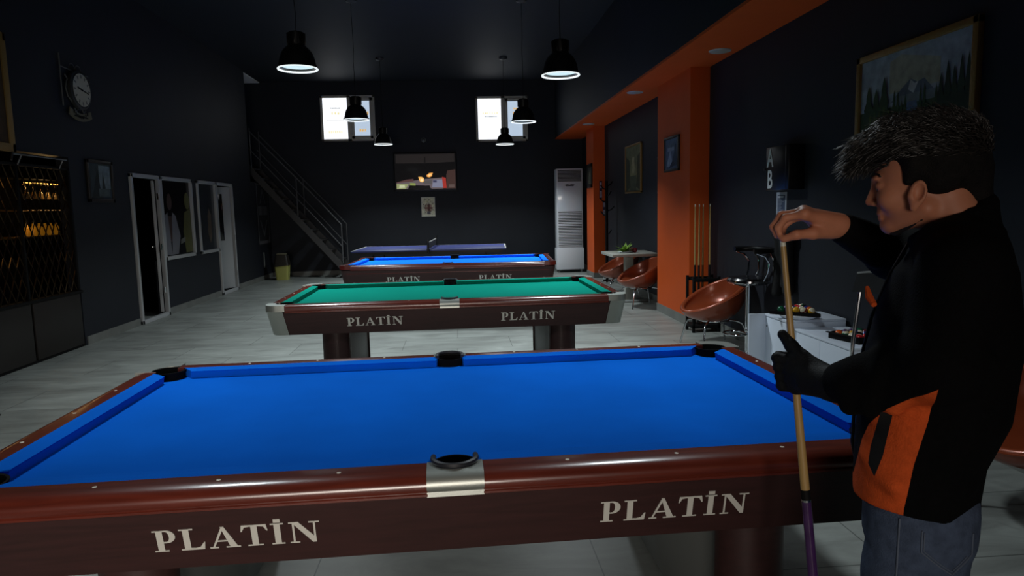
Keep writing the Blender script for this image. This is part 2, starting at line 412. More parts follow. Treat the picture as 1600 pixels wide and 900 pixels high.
for i, (x, y, z) in enumerate(lamps):
    t = L0 if i == 0 else dup(L0, (x, y, z))
    t.location = (x, y, z); t['label'] = 'black bell pendant lamp over the %s end of the %s' % (names[i % 2], rows[i//2])
for i, t in enumerate([o for o in COL.objects if o.name.startswith('pendant_lamp')]):
    x, y, z = t.location; h = CZ-z
    q = MB(); rr = random.Random(i)
    q.tube([(rr.uniform(-.006, .006) if 0 < k < 8 else 0, rr.uniform(-.006, .006) if 0 < k < 8 else 0, .335+(h-.36)*k/8) for k in range(9)], .0035, 6)
    q.build('cord', M_black, t)
    q = MB(); q.lathe([(.001, h-.055), (.03, h-.05), (.075, h-.035), (.085, h-.015), (.085, h)], 24); q.build('ceiling_canopy', mat('canopy_grey', (60, 60, 62), .4), t)
    a = area('pendant_lamp_light', (x, y, z+.026), (0, 0, 0), .27, .27, LAMP_W, LAMP_COL, 'DISK', 130)
    if i < 2: a.data.energy = LAMP_W_FRONT

# ------------------------------------------------------------------ lettering
def glyphs():
    G = {}
    R = lambda a, b, c, d: [(a, b), (c, b), (c, d), (a, d)]
    sf = .055
    def ring(cx, cy, ax, ay, bx, by, a0, a1, n=14, ox=0):
        P = []
        for i in range(n):
            t0 = a0+(a1-a0)*i/n; t1 = a0+(a1-a0)*(i+1)/n
            P.append([(cx+ax*math.cos(t0), cy+ay*math.sin(t0)), (cx+ax*math.cos(t1), cy+ay*math.sin(t1)),
                      (cx+bx*math.cos(t1), cy+by*math.sin(t1)), (cx+bx*math.cos(t0), cy+by*math.sin(t0))])
        return P
    G['P'] = ([R(.12, 0, .34, 1), R(0, 0, .48, sf), R(0, 1-sf, .46, 1), R(.34, .40, .46, .46)]+ring(.44, .70, .32, .30, .11, .24, -PI/2, PI/2), .80)
    G['L'] = ([R(.12, 0, .34, 1), R(0, 0, .78, sf), R(0, 1-sf, .48, 1), [(.34, sf), (.70, sf), (.84, .34), (.80, .34), (.66, .12), (.5, .08), (.34, .09)], [(.70, 0), (.80, 0), (.84, .34), (.70, .10)]], .88)
    G['A'] = ([[(.10, sf), (.17, sf), (.52, .88), (.47, 1), (.44, .92)], [(.44, 1), (.56, 1), (.96, sf), (.70, sf)], R(.24, .30, .72, .36), R(0, 0, .30, sf), R(.56, 0, 1.06, sf)], 1.02)
    G['T'] = ([R(.36, 0, .58, 1), R(.20, 0, .74, sf), R(.04, 1-sf*1.3, .90, 1), [(.0, .70), (.04, .70), (.14, .90), (.30, .93), (.04, 1)], [(.90, .70), (.94, .70), (.90, 1), (.64, .93), (.80, .90)]], .94)
    G['İ'] = ([R(.12, 0, .34, 1), R(0, 0, .46, sf), R(0, 1-sf, .46, 1), R(.12, 1.04, .36, 1.20)], .54)
    G['N'] = ([R(.12, 0, .19, 1), R(0, 0, .34, sf), R(0, 1-sf, .22, 1), [(.10, 1), (.34, 1), (.90, .0), (.84, 0)], [(.12, .98), (.34, 1), (.92, .22), (.92, 0), (.80, 0)], R(.86, 0, .93, 1), R(.70, 1-sf, 1.08, 1)], 1.10)
    return G
GL = glyphs()
def text_mb(s, cap, total):
    q = MB(); w = sum(GL[c][1] for c in s)+.10*(len(s)-1); kx = total/w; x = -total/2
    for c in s:
        polys, adv = GL[c]
        for i, p in enumerate(polys):
            q.prism([(x+a*kx, b*cap) for a, b in p], -.0005, .0012+.00003*(i % 7))
        x += (adv+.10)*kx
    return q

# ------------------------------------------------------------------ pool tables
def arc(cx, cy, r, a0, a1, n):
    return [(cx+r*math.cos(a0+(a1-a0)*i/n), cy+r*math.sin(a0+(a1-a0)*i/n)) for i in range(n+1)]
def rrect(hx, hy, r, n=6):
    P = []
    for sx, sy, a in ((1, -1, -PI/2), (1, 1, 0), (-1, 1, PI/2), (-1, -1, PI)):
        P += arc(sx*(hx-r), sy*(hy-r), r, a, a+PI/2, n)
    return P
def pool_table(label, loc, rz, cloth, metal_caps=True, rail=M_rail, text_z=.668, bead=False):
    t = thing('pool_table', label, 'pool table', loc, rz)
    # bed
    bx, by = 1.31, .675; c = .068; P = []
    s1 = math.sqrt(.066**2-.035**2)
    def corner(sx, sy):
        a0 = {(1,-1): PI, (1,1): 3*PI/2, (-1,1): 0, (-1,-1): PI/2}[(sx, sy)]
        return arc(sx*bx, sy*by, c, a0, a0-PI/2, 8)
    P += corner(1, -1); P += corner(1, 1)
    P += arc(0, by+.035, .066, math.atan2(-.035, s1), -PI-math.atan2(-.035, s1), 10)
    P += corner(-1, 1); P += corner(-1, -1)
    P += arc(0, -by-.035, .066, PI-math.atan2(.035, s1)*1.0, math.atan2(.035, s1), 10)
    MB().prism(P, .728, .762).build('bed_cloth', cloth, t)
    # cushions: nose at d=0, back at d=.068
    prof = [(0, .7975), (.005, .790), (.010, .7625), (.068, .7625), (.068, .8005), (.03, .8005)]
    def cushion(A, B, out, e0, e1):           # A->B nose line, out = outward dir, e = how far the back runs past the nose
        A = Vector(A); B = Vector(B); out = Vector(out); d = (B-A).normalized(); vs = []
        for P0, sgn, e in ((A, -1, e0), (B, 1, e1)):
            for (o, z) in prof:
                p = P0+out*o+d*sgn*e*(o/.068); vs.append((p.x, p.y, z))
        n = len(prof)
        q = MB(); q.add(vs, [tuple(range(n)), tuple(range(n, 2*n))[::-1]]+[(i, n+i, n+(i+1) % n, (i+1) % n) for i in range(n)])
        q.build('cushion', cloth, t)
    for sy in (-1, 1):
        cushion((.068, sy*.635), (1.185, sy*.635), (0, sy), .014, .055)
        cushion((-.068, sy*.635), (-1.185, sy*.635), (0, sy), .014, .055)
    for sx in (-1, 1): cushion((sx*1.27, -.55), (sx*1.27, .55), (sx, 0), .055, .055)
    # rails
    rp = [(0, .765), (0, .8008), (.045, .8012), (.066, .799), (.082, .793), (.093, .783), (.098, .770), (.097, .758), (.091, .750), (.094, .747), (.094, .741), (.086, .737), (.0, .737)]
    def railpiece(A, B, out, k=1.0):
        A = Vector(A); B = Vector(B); out = Vector(out); vs = []
        for P0 in (A, B):
            for (o, z) in rp: p = P0+out*o*k; vs.append((p.x, p.y, z))
        n = len(rp); q = MB(); q.add(vs, [tuple(range(n)), tuple(range(n, 2*n))[::-1]]); q.add(vs, [(i, n+i, n+(i+1) % n, (i+1) % n) for i in range(n)], 0, True)
        q.build('rail', rail, t)
    for sy in (-1, 1):
        railpiece((.076, sy*.703), (1.27, sy*.703), (0, sy)); railpiece((-.076, sy*.703), (-1.27, sy*.703), (0, sy))
    for sx in (-1, 1): railpiece((sx*1.338, -.63), (sx*1.338, .63), (sx, 0), .95)
    # corner caps
    mc = M_satin if metal_caps else rail
    for sx in (-1, 1):
        for sy in (-1, 1):
            q = MB()
            pl = [(1.27, .801)]+arc(1.335, .706, .096, PI/2, 0, 8)+[(1.431, .63), (1.338, .63)]
            pl += [(1.338+.004, .63)]+arc(1.293, .662, .074, math.radians(-25), math.radians(115), 10)+[(1.27, .704)]
            pl = [(sx*a, sy*b) for a, b in pl]
            if sx*sy < 0: pl = pl[::-1]
            q.prism(pl, .752, .802)
            if metal_caps:       # the metal corner continues down over the apron
                n = 10; rings = []
                for (hx, hy, z, rr) in ((1.432, .801, .752, .096), (1.424, .792, .738, .09), (1.395, .748, .560, .09)):
                    rings.append([(sx*(hx-rr-.07*(z > .7)*.0-.05), sy*hy, z)]+[(sx*a, sy*b, z) for a, b in arc(hx-rr, hy-rr, rr, PI/2, 0, n)]+[(sx*hx, sy*(hy-rr-.05), z)])
                m = len(rings[0]); vs = [p for r_ in rings for p in r_]
                q.add(vs, [(i*m+j, i*m+j+1, (i+1)*m+j+1, (i+1)*m+j) for i in range(2) for j in range(m-1)], 0, True)
            q.build('corner_cap', mc, t)
            q = MB(); q.lathe([(.071, .790), (.074, .800), (.066, .800), (.064, .72), (.05, .69), (.001, .685)], 28, (sx*1.293, sy*.662, 0)); q.build('pocket', M_pocket, t)
    # side pockets
    for sy in (-1, 1):
        q = MB(); k = len(rp)
        pr = [(o+.0015, z+.0015) for o, z in rp[1:9]]+[(.094, .738)]
        vs = []; X = [-.078, .078]
        # plate over the rail with a half round bite
        nn = 16; bite = .062
        for i in range(nn+1):
            x_ = -.078+.156*i/nn
            y0 = (math.sqrt(max(0, bite**2-x_**2)) if abs(x_) < bite else 0)
            for (o, z) in [(y0, .8025)]+[(max(o, y0+.002*(j+1)), z+.001) for j, (o, z) in enumerate(pr[1:])]: vs.append((x_, sy*(.703+o), z))
        m = len(pr)
        q.add(vs, [(i*m+j, (i+1)*m+j, (i+1)*m+j+1, i*m+j+1) for i in range(nn) for j in range(m-1)], 0, True)
        q.build('pocket_plate', mc, t)
        q = MB(); cy = .700
        pts = [(-.060, sy*(cy-.028), .806), (-.0605, sy*(cy-.012), .809)]+[(.0605*math.cos(a), sy*(cy+.0585*math.sin(a)), .8095) for a in [PI-PI*i/16 for i in range(17)]]+[(.0605, sy*(cy-.012), .809), (.060, sy*(cy-.028), .806)]
        q.tube(pts, .0085, 8); q.build('pocket_rubber', M_rubber, t)
        q = MB(); q.lathe([(.066, .740), (.064, .797), (.058, .797), (.056, .71), (.04, .69), (.001, .688)], 28, (0, sy*.700, 0)); q.build('pocket', M_pocket, t)
    # apron
    q = MB(); A_ = rrect(1.418, .786, .085); B_ = rrect(1.388, .742, .085); n = len(A_)
    vs = [(x, y, .740) for x, y in A_]+[(x, y, .560) for x, y in B_]
    q.add(vs, [tuple(range(n)), tuple(range(n, 2*n))[::-1]]); q.add(vs, [(i, (i+1) % n, n+(i+1) % n, n+i) for i in range(n)], 0, True)
    ap = q.build('apron', M_apron, t)
    if bead:
        for sy in (-1, 1): MB().bbox((-1.33, sy*.772-.004, .688), (1.33, sy*.772+.004, .696), .002).build('bead_line', rail, ap)
    # sights
    for sx in (-1, 1):
        for k in (1, 2, 3):
            for sy in (-1, 1): MB().lathe([(.006, .8005), (.006, .8018), (.0005, .8022)], 12, (sx*k*.3175, sy*.7395, 0)).build('sight', M_sight, t)
        for k in (-1, 0, 1): MB().lathe([(.006, .8005), (.006, .8018), (.0005, .8022)], 12, (sx*1.374, k*.3175, 0)).build('sight', M_sight, t)
    # lettering on both long sides
    tilt = math.atan2(.044, .18)
    for sy in (-1, 1):
        for sx in (-1, 1):
            q = text_mb('PLATİN', .068, .435)
            zz = text_z; yy = .742+.044*(zz-.050-.560)/.18+.0012
            o = q.build('lettering', M_letter, t, (sx*.605+.018, sy*yy, zz-.050), (PI/2+tilt, 0, 0 if sy < 0 else PI))
    # legs: a grey panel between two rounded dark wood columns
    for sx in (-1, 1):
        q = MB(); q.bbox((sx*.92-.092, -.60, .02), (sx*.92+.092, .60, .562), .004); lg = q.build('leg', M_grey, t)
        for sy in (-1, 1):
            pl = [(.11, 0)]+[(.11*math.cos(a)*1.0, .085*math.sin(a)) for a in [PI*i/14 for i in range(15)]]+[(-.11, 0)]
            pl = [(sx*.92+a, sy*(.60+b)) for a, b in pl[1:-1]]
            if sy < 0: pl = pl[::-1]
            MB().prism(pl, 0.0, .561, sm=True).build('leg_column', M_apron, lg)
    return t
pool_table('large blue-topped pool table nearest the camera, dark red wood', (0, 0, 0), .021, M_cloth_b)
pool_table('green-topped pool table with silver corners, second row', (-.045, 3.575, 0), .006, M_cloth_g)
pool_table('small-looking blue-topped pool table between the green one and the table tennis table', (-.06, 7.20, 0), -.06, M_cloth_b3, False, M_rail3, .622, True)

# ------------------------------------------------------------------ table tennis table
t = thing('table_tennis_table', 'dark blue table tennis table with white edges before the back wall', 'table tennis table', (-.47, 10.98, 0), -.055)
M_tt = mat('tt_blue', (44, 54, 116), 0.5)
MB().bbox((-1.44, -.77, .745), (1.44, .77, .770), .004).build('table_top', M_tt, t)
q = MB()
for sx in (-1, 1): q.box((sx*1.43-.012, -.77, .7705), (sx*1.43+.012, .77, .7715))
for sy in (-1, 1): q.box((-1.44, sy*.76-.010, .7705), (1.44, sy*.76+.010, .7715))
q.box((-1.42, -.0015, .7705), (1.42, .0015, .7715)); q.build('white_line', M_letter, t)
q = MB()
for sy in (-1, 1): q.box((-1.36, sy*.70-.015, .69), (1.36, sy*.70+.015, .745))
for sx in (-1, 1): q.box((sx*1.34-.015, -.70, .69), (sx*1.34+.015, .70, .745))
q.build('under_frame', M_shade, t)
for sx in (-1, 1):
    for sy in (-1, 1):
        MB().tube([(sx*1.05, sy*.62, .70), (sx*1.05, sy*.62, 0.0)], .02, 10).build('leg', M_shade, t)
q = MB(); q.box((-.004, -.86, .785), (.004, .86, .90)); nt_ = q.build('net', mat('net_dark', (24, 26, 30), .8), t)
q = MB(); q.box((-.006, -.86, .900), (.006, .86, .912)); q.build('net_tape', M_letter, nt_)
for sy in (-1, 1):
    q = MB(); q.tube([(0, sy*.86, .70), (0, sy*.86, .95)], .021, 10); q.bbox((-.03, sy*.82-.05, .72), (.03, sy*.82+.05, .744), .004); q.bbox((-.03, sy*.82-.05, .771), (.03, sy*.82+.05, .782), .004)
    q.tube([(0, sy*.86, .86), (.02, sy*.86, .93), (.045, sy*.86, .98)], .006, 8)
    q.build('net_clamp', M_shade, t)

# ------------------------------------------------------------------ pictures
def picture(name, label, cat, loc, rz, w, h, frame, fw, layers, depth=.03, group=None, bg=(40, 44, 40)):
    """upright picture; local x = right, -y = towards the viewer"""
    t = thing(name, label, cat, loc, rz, group)
    q = MB()
    q.bbox((-w/2, -depth, -h/2), (w/2, 0, -h/2+fw), .004); q.bbox((-w/2, -depth, h/2-fw), (w/2, 0, h/2), .004)
    q.bbox((-w/2, -depth, -h/2), (-w/2+fw, 0, h/2), .004); q.bbox((w/2-fw, -depth, -h/2), (w/2, 0, h/2), .004)
    q.build('frame', frame, t)
    q = MB(); q.box((-w/2+fw*.8, -depth*.5, -h/2+fw*.8), (w/2-fw*.8, -depth*.2, h/2-fw*.8), 0)
    mats = [mat('canvas_%d_%d_%d' % bg, bg, .7, noise=.3, nscale=8)]
    iw, ih = w-2*fw*.9, h-2*fw*.9
    for k, (poly, col) in enumerate(layers):
        mm = mat('paint_%d_%d_%d' % col, col, .7, noise=.25, nscale=14)
        if mm not in mats: mats.append(mm)
        mi = mats.index(mm); y = -depth*.5-.0004*(k+1); n = len(poly)
        q.add([(-iw/2+u*iw, y, -ih/2+v*ih) for u, v in poly], [tuple(range(n))], mi)
    q.build('canvas', mats, t)
    return t
def firs(u0, u1, base, top, n, seed, w=.05):
    r = random.Random(seed); out = []
    for i in range(n):
        c = u0+(u1-u0)*(i+.5)/n; hgt = base+(top-base)*r.uniform(.6, 1); P = []
        for k in range(5):
            f = k/5; P += [(c-w*(1-f), base+(hgt-base)*f), (c-w*(1-f)*.5, base+(hgt-base)*(f+.12))]
        P2 = [(2*c-a, b) for a, b in P][::-1]
        out.append([(min(1, max(0, a)), min(1, b)) for a, b in P+[(c, hgt)]+P2])
    return out
R_ = lambda a, b, c, d: [(a, b), (c, b), (c, d), (a, d)]
M_gold = mat('gilt_frame', (150, 118, 62), .4, metal=.3, bump=.5, bscale=60)
M_dframe = mat('dark_frame', (30, 25, 20), .4, bump=.2, bscale=60)
sky = (150, 158, 168); g1 = (46, 66, 36); g2 = (78, 96, 44)
lay = [(R_(0, 0, 1, 1), sky), ([(.30, .55), (.75, .55), (.75, .8), (.4, .95), (.30, .9)], (158, 156, 138)), ([(.32, .45), (.42, .58), (.50, .66), (.56, .61), (.62, .63), (.70, .50), (.74, .42)], (96, 104, 116)),
       ([(.48, .55), (.50, .655), (.54, .60), (.57, .615), (.53, .5)], (176, 180, 186)), (R_(.35, .40, .8, .5), (112, 120, 124)), (R_(0, 0, 1, .40), (58, 74, 52)), ([(.42, .12), (.60, .14), (.56, .42), (.48, .42)], (92, 110, 140))]
lay += [(p, g1) for p in firs(.30, .48, .05, .62, 5, 1, .045)]+[(p, g1) for p in firs(.58, .78, .05, .58, 6, 2, .04)]+[(p, (34, 50, 34)) for p in firs(.74, 1.0, .03, .9, 5, 3, .07)]
lay += [(p, g1) for p in firs(.06, .30, .02, 1.0, 3, 4, .12)]+[(p, g2) for p in firs(.1, .34, .0, .45, 5, 5, .05)]
picture('painting', 'large landscape painting of snowy mountain and firs on the right wall behind the man', 'painting', (RX, 1.90, 2.21), PI/2+PI, 1.22, .70, M_gold, .045, lay, .04)
lay = [(R_(0, 0, 1, 1), (110, 112, 78)), ([(.2, .3), (.5, .8), (.8, .3)], (140, 138, 96)), (R_(.3, .0, .7, .35), (84, 88, 64)), ([(0, 0), (.3, .1), (.25, .7), (0, .8)], (58, 62, 40)), ([(1, 0), (.7, .1), (.78, .75), (1, .85)], (64, 66, 40)), (R_(.42, .4, .58, .75), (168, 160, 120))]
picture('painting', 'tall olive-toned painting in a thin gilt frame on the wall behind the coat stand', 'painting', (RX, 9.22, 2.13), -PI/2, 1.06, .83, M_gold, .03, lay, .035)
lay = [(R_(0, 0, 1, 1), (92, 104, 116)), ([(.1, .1), (.4, .7), (.6, .1)], (150, 160, 168)), ([(.5, .1), (.8, .85), (.95, .1)], (60, 68, 78)), (R_(.2, .6, .7, .72), (140, 148, 154)), ([(.3, .05), (.8, .12), (.6, .3)], (44, 50, 58))]
picture('framed_picture', 'small dark-framed blue-grey picture on the near orange pillar', 'picture', (2.87, 6.32, 2.16), -PI/2, .60, .45, M_dframe, .03, lay)
lay = [(R_(0, 0, 1, 1), (56, 58, 50)), ([(.2, .05), (.35, .6), (.75, .9), (.8, .05)], (142, 144, 120)), (R_(.4, .1, .7, .5), (110, 120, 100))]
picture('framed_picture', 'small dark-framed picture high on the far orange pillar', 'picture', (2.87, 11.95, 2.14), -PI/2, .50, .50, M_dframe, .07, lay)
lay = [(R_(0, 0, 1, 1), (90, 84, 96)), (R_(.1, .1, .9, .35), (130, 120, 130))]
picture('framed_picture', 'narrow dark framed notice on the black wall just behind the near pillar', 'picture', (RX, 7.55, 1.95), -PI/2, .40, .55, M_dframe, .03, lay)
lay = [(R_(0, 0, 1, 1), (54, 64, 66)), (R_(.45, .3, .95, .95), (120, 134, 138)), ([(.1, .05), (.4, .9), (.5, .05)], (30, 38, 38)), (R_(.4, .08, .9, .3), (84, 96, 96)), ([(.55, .3), (.62, .8), (.7, .3)], (40, 50, 48))]
picture('framed_picture', 'dark-framed forest picture on the left wall beside the open doorway', 'picture', (LX, 6.45, 1.95), PI/2, .62, .52, M_dframe, .045, lay)
lay = [(R_(0, 0, 1, 1), (70, 50, 28)), (R_(.1, .1, .6, .6), (40, 28, 18)), (R_(.2, .55, .9, .85), (100, 70, 36))]
picture('framed_picture', 'large gilt-framed picture high on the left wall, cut by the frame edge', 'picture', (LX, 4.12, 2.76), PI/2, 1.40, 1.16, mat('wide_gilt', (150, 116, 60), .5), .08, lay)
# paper poster under the television
lay = [(R_(0, 0, 1, 1), (226, 224, 204)), (R_(.06, .55, .94, .95), (236, 230, 206))]
rr = random.Random(3)
for k in range(26):
    u, v = rr.uniform(.05, .85), rr.uniform(.05, .92); lay.append((R_(u, v, u+rr.uniform(.03, .10), v+rr.uniform(.02, .08)), rr.choice([(120, 112, 96), (206, 200, 180), (96, 88, 84), (188, 182, 130)])))
lay += [(R_(.28, .28, .74, .62), (132, 70, 58)), (R_(.34, .22, .44, .68), (190, 176, 156)), (R_(.52, .22, .6, .68), (88, 60, 60)), (R_(.64, .3, .70, .6), (196, 180, 160)), (R_(.20, .40, .82, .47), (110, 56, 50)), (R_(.4, .12, .66, .26), (104, 100, 110))]
t = thing('poster', 'small pale printed poster on the back wall under the television', 'poster', (-.655, BY, 1.575), 0)
q = MB(); q.box((-.165, -.02, -.235), (.165, 0, .235)); q.build('backing_board', M_letter, t)
q = MB(); mats = []
for k, (poly, col) in enumerate(lay):
    mm = mat('paint_%d_%d_%d' % col, col, .6, noise=.25, nscale=14)
    if mm not in mats: mats.append(mm)
    q.add([(-.155+.31*u, -.0202-.0003*k, -.225+.45*v) for u, v in poly], [tuple(range(len(poly)))], mats.index(mm))
q.build('print', mats, t)

# television -------------------------------------------------------
t = thing('television', 'wide flat black television on the back wall between the windows', 'television', (-.69, BY, 2.405), 0)
MB().bbox((-.745, -.055, -.455), (.745, -.012, .455), .008).build('body', mat('tv_plastic', (12, 12, 13), .3), t)
MB().box((-.2, -.012, -.15), (.2, 0, .15)).build('wall_mount', M_black, t)
scr = MB().box((-.725, -.0565, -.425), (.725, -.055, .437)).build('screen', mat('tv_screen', (8, 8, 8), .08, spec=.2, emit=(20, 19, 20), estr=.8), t)  # set is off; a dim even glow is put into the black glass
q = MB(); mats = []  # glowing patches stand in for room reflections on the switched-off screen
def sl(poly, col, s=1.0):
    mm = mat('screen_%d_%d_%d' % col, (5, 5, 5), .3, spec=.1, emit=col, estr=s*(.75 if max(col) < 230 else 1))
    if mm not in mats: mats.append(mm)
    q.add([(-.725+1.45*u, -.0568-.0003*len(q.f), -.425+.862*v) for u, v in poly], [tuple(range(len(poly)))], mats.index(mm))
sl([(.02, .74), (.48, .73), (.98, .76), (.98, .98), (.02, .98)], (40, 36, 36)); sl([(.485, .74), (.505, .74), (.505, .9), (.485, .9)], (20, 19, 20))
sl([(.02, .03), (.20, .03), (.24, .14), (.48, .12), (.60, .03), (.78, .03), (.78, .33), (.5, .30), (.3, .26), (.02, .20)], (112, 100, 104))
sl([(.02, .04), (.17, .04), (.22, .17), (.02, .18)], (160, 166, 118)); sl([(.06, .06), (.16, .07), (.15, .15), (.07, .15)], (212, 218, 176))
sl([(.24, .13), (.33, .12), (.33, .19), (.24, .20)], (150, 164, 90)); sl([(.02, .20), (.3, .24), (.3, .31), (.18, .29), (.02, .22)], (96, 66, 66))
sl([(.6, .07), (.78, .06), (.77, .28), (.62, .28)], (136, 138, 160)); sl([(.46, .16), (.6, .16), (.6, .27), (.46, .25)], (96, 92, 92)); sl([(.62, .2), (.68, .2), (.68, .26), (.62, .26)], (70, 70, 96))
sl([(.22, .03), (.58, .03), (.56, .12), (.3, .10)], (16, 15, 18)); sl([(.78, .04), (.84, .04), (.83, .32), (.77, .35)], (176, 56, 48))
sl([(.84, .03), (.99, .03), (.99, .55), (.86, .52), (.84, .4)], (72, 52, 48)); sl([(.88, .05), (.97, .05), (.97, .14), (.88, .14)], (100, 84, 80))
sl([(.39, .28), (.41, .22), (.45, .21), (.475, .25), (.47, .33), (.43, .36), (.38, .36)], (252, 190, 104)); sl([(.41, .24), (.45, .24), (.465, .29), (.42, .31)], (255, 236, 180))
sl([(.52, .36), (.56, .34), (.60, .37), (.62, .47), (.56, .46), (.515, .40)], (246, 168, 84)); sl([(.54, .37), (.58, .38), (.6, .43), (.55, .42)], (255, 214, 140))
q.build('screen_reflection', mats, scr)
# camera dome
t = thing('security_camera', 'tiny round white security camera above the television', 'camera', (-.71, BY, 3.16), 0)
MB().lathe([(.055, 0), (.055, .03), (.045, .035)], 20, M=Matrix.Rotation(PI/2, 4, 'X')).build('base', M_grey, t)
MB().sphere((0, -.04, 0), .042, 16).build('eye', mat('cam_glass', (90, 92, 96), .2), t)

# floor-standing air conditioner ------------------------------------
t = thing('air_conditioner', 'tall white floor-standing air conditioner by the far orange pillar', 'air conditioner', (2.60, 13.15, 0), 0)
q = MB(); q.bbox((-.315, -.17, .07), (.315, .17, .56), .008); q.build('base_cabinet', M_white_pvc, t)
q = MB(); q.bbox((-.30, -.15, .56), (.30, .17, 2.36), .012); bd = q.build('body', M_white_pvc, t)
q = MB(); q.box((-.27, -.152, 2.07), (.27, -.149, 2.33), 0)
for i in range(8): q.bbox((-.275, -.165, 2.085+i*.031), (.275, -.152, 2.092+i*.031), .002, 1)
q.build('top_grille', [M_black, M_white_pvc], bd)
q = MB(); q.bbox((-.28, -.158, 1.40), (.28, -.149, 2.05), .004); q.build('front_panel', mat('glossy_white', (232, 240, 250), .18, coat=.5), bd)
q = MB(); q.tube([(-.11, -.160, 1.985), (-.06, -.160, 2.0), (0, -.160, 1.988), (.05, -.160, 2.0), (.11, -.160, 1.99), (.08, -.160, 1.97), (0, -.160, 1.975), (-.09, -.160, 1.972)], .008, 6); q.build('badge', M_black, bd)
q = MB(); q.box((-.27, -.151, .60), (.27, -.1495, 1.39), 0)
for i in range(22): q.bbox((-.275, -.170, .605+i*.0355), (.275, -.151, .622+i*.0355), .003, 1)
q.build('intake_grille', [mat('grille_shadow', (60, 60, 58), .6), M_white_pvc], bd)
for sx in (-1, 1):
    for sy in (-1, 1): MB().cyl((sx*.26, sy*.12), .02, 0, .075, 10).build('foot', M_grey, t)

# bin ----------------------------------------------------------------
t = thing('waste_bin', 'yellow-green waste bin with dark swing lid in the back left corner', 'bin', (-3.96, 13.32, 0), 0)
q = MB(); A_ = rrect(.155, .13, .04); B_ = rrect(.13, .11, .04); n = len(A_)
q.add([(x, y, .36) for x, y in A_]+[(x, y, 0) for x, y in B_], [tuple(range(n)), tuple(range(n, 2*n))[::-1]]+[(i, (i+1) % n, n+(i+1) % n, n+i) for i in range(n)], 0, True)
q.build('bucket', mat('bin_yellow', (176, 176, 96), .5), t)
q = MB(); C_ = rrect(.168, .143, .045); D_ = rrect(.13, .09, .04)
q.add([(x, y, .30+.03*(x > 0)) for x, y in C_]+[(x, y, .56) for x, y in D_], [tuple(range(n)), tuple(range(n, 2*n))[::-1]]+[(i, (i+1) % n, n+(i+1) % n, n+i) for i in range(n)], 0, True)
q.build('lid', mat('bin_lid', (40, 36, 30), .5), t)
q = MB(); q.bbox((-.11, -.08, .561), (.11, .08, .60), .02); q.build('swing_flap', mat('bin_flap', (112, 108, 88), .5), t)

# banner on the left wall
t = thing('wall_banner', 'long narrow grey hanging banner with emblem on the left wall near the stairs', 'banner', (LX, 13.6, 1.47), PI/2)
MB().box((-.46, -.012, -.69), (.46, -.006, .68)).build('cloth', mat('banner_dark', (34, 35, 39), .7), t)
q = MB(); q.box((-.44, -.0135, -.65), (-.41, -.012, .65)); q.box((.41, -.0135, -.65), (.44, -.012, .65)); q.box((-.4, -.0135, -.65), (.4, -.012, -.58))
rr = random.Random(2)
for i in range(7): q.box((-.37+i*.105, -.0135, .0), (-.37+i*.105+rr.uniform(.05, .085), -.012, .20))
q.add([(-.3, -.0136, -.12), (0, -.0136, -.5), (.3, -.0136, -.12), (.22, -.0136, -.12), (0, -.0136, -.40), (-.22, -.0136, -.12)], [(0, 1, 4, 5), (1, 2, 3, 4)])
q.add([(-.25, -.0136, .26), (0, -.0136, .6), (.25, -.0136, .26), (.18, -.0136, .26), (0, -.0136, .5), (-.18, -.0136, .26)], [(0, 1, 4, 5), (1, 2, 3, 4)])
q.build('emblem', mat('banner_print', (92, 92, 96), .7), t)
q = MB(); q.tube([(-.48, -.01, .69), (.48, -.01, .69)], .009, 8); q.build('rod', M_grey, t)
tag(MB().bbox((LX, 13.45, .28), (LX+.02, 13.475, .62), .004).build('cable_duct', M_grey), 'thin pale vertical cable duct on the left wall under the banner', 'cable duct')

# station clock on bracket -------------------------------------------
t = thing('bracket_clock', 'round double-sided bracket clock with ribbon plaque high on the left wall', 'clock', (LX, 6.10, 3.0), 0)
M_iron = mat('pale_iron', (92, 92, 90), .5); M_face = mat('clock_face', (190, 184, 166), .5)
q = MB(); q.tube([(.02, -.33, .36), (.02, -.33, -.22)], .008, 8); q.tube([(.02, -.33, .22), (.02, .26, .20)], .008, 8)
for c in (-.08, .05): q.tube([(.02, c+.06*math.cos(a), .24+.05*math.sin(a)) for a in [2*PI*i/16 for i in range(16)]], .004, 6, closed=True)
q.build('bracket', M_iron, t)
MY = Matrix.Rotation(PI/2, 4, 'Y')
q = MB(); q.lathe([(.001, -.0), (.20, 0), (.225, .02), (.225, .06), (.20, .07)], 40, M=MY); q.build('case', mat('clock_case', (56, 56, 54), .5), t)
fc = MB().lathe([(.0005, .072), (.19, .072)], 40, M=MY).build('clock_face', M_face, t)
q = MB()
for k in range(12):
    a = PI*k/6; M = Matrix.Translation((.0735, 0, 0)) @ Matrix.Rotation(a, 4, 'X'); q.box((-.0005, -.008, .135), (.0012, .008, .175), M=M)
q.build('numerals', M_iron, fc)
q = MB()
for a, L_, w in ((1.35, .10, .010), (-1.75, .14, .007)):
    M = Matrix.Translation((.076, 0, 0)) @ Matrix.Rotation(a, 4, 'X'); q.box((-.001, -w, -.02), (.001, w, L_), M=M)
q.build('clock_hand', M_black, fc)
q = MB(); P = []
for i in range(13):
    u = -1+2*i/12; P.append((.025, u*.22, -.27+.05*u*u))
for i in range(13):
    u = 1-2*i/12; P.append((.025, u*.25, -.36+.06*u*u))
n = len(P); q.add([(x, y, z) for x, y, z in P]+[(x+.012, y, z) for x, y, z in P], [tuple(range(n)), tuple(range(n, 2*n))[::-1]]+[(i, (i+1) % n, n+(i+1) % n, n+i) for i in range(n)])
rb = q.build('ribbon', mat('ribbon_cream', (110, 104, 84), .6), t)
q = MB(); rr = random.Random(5)
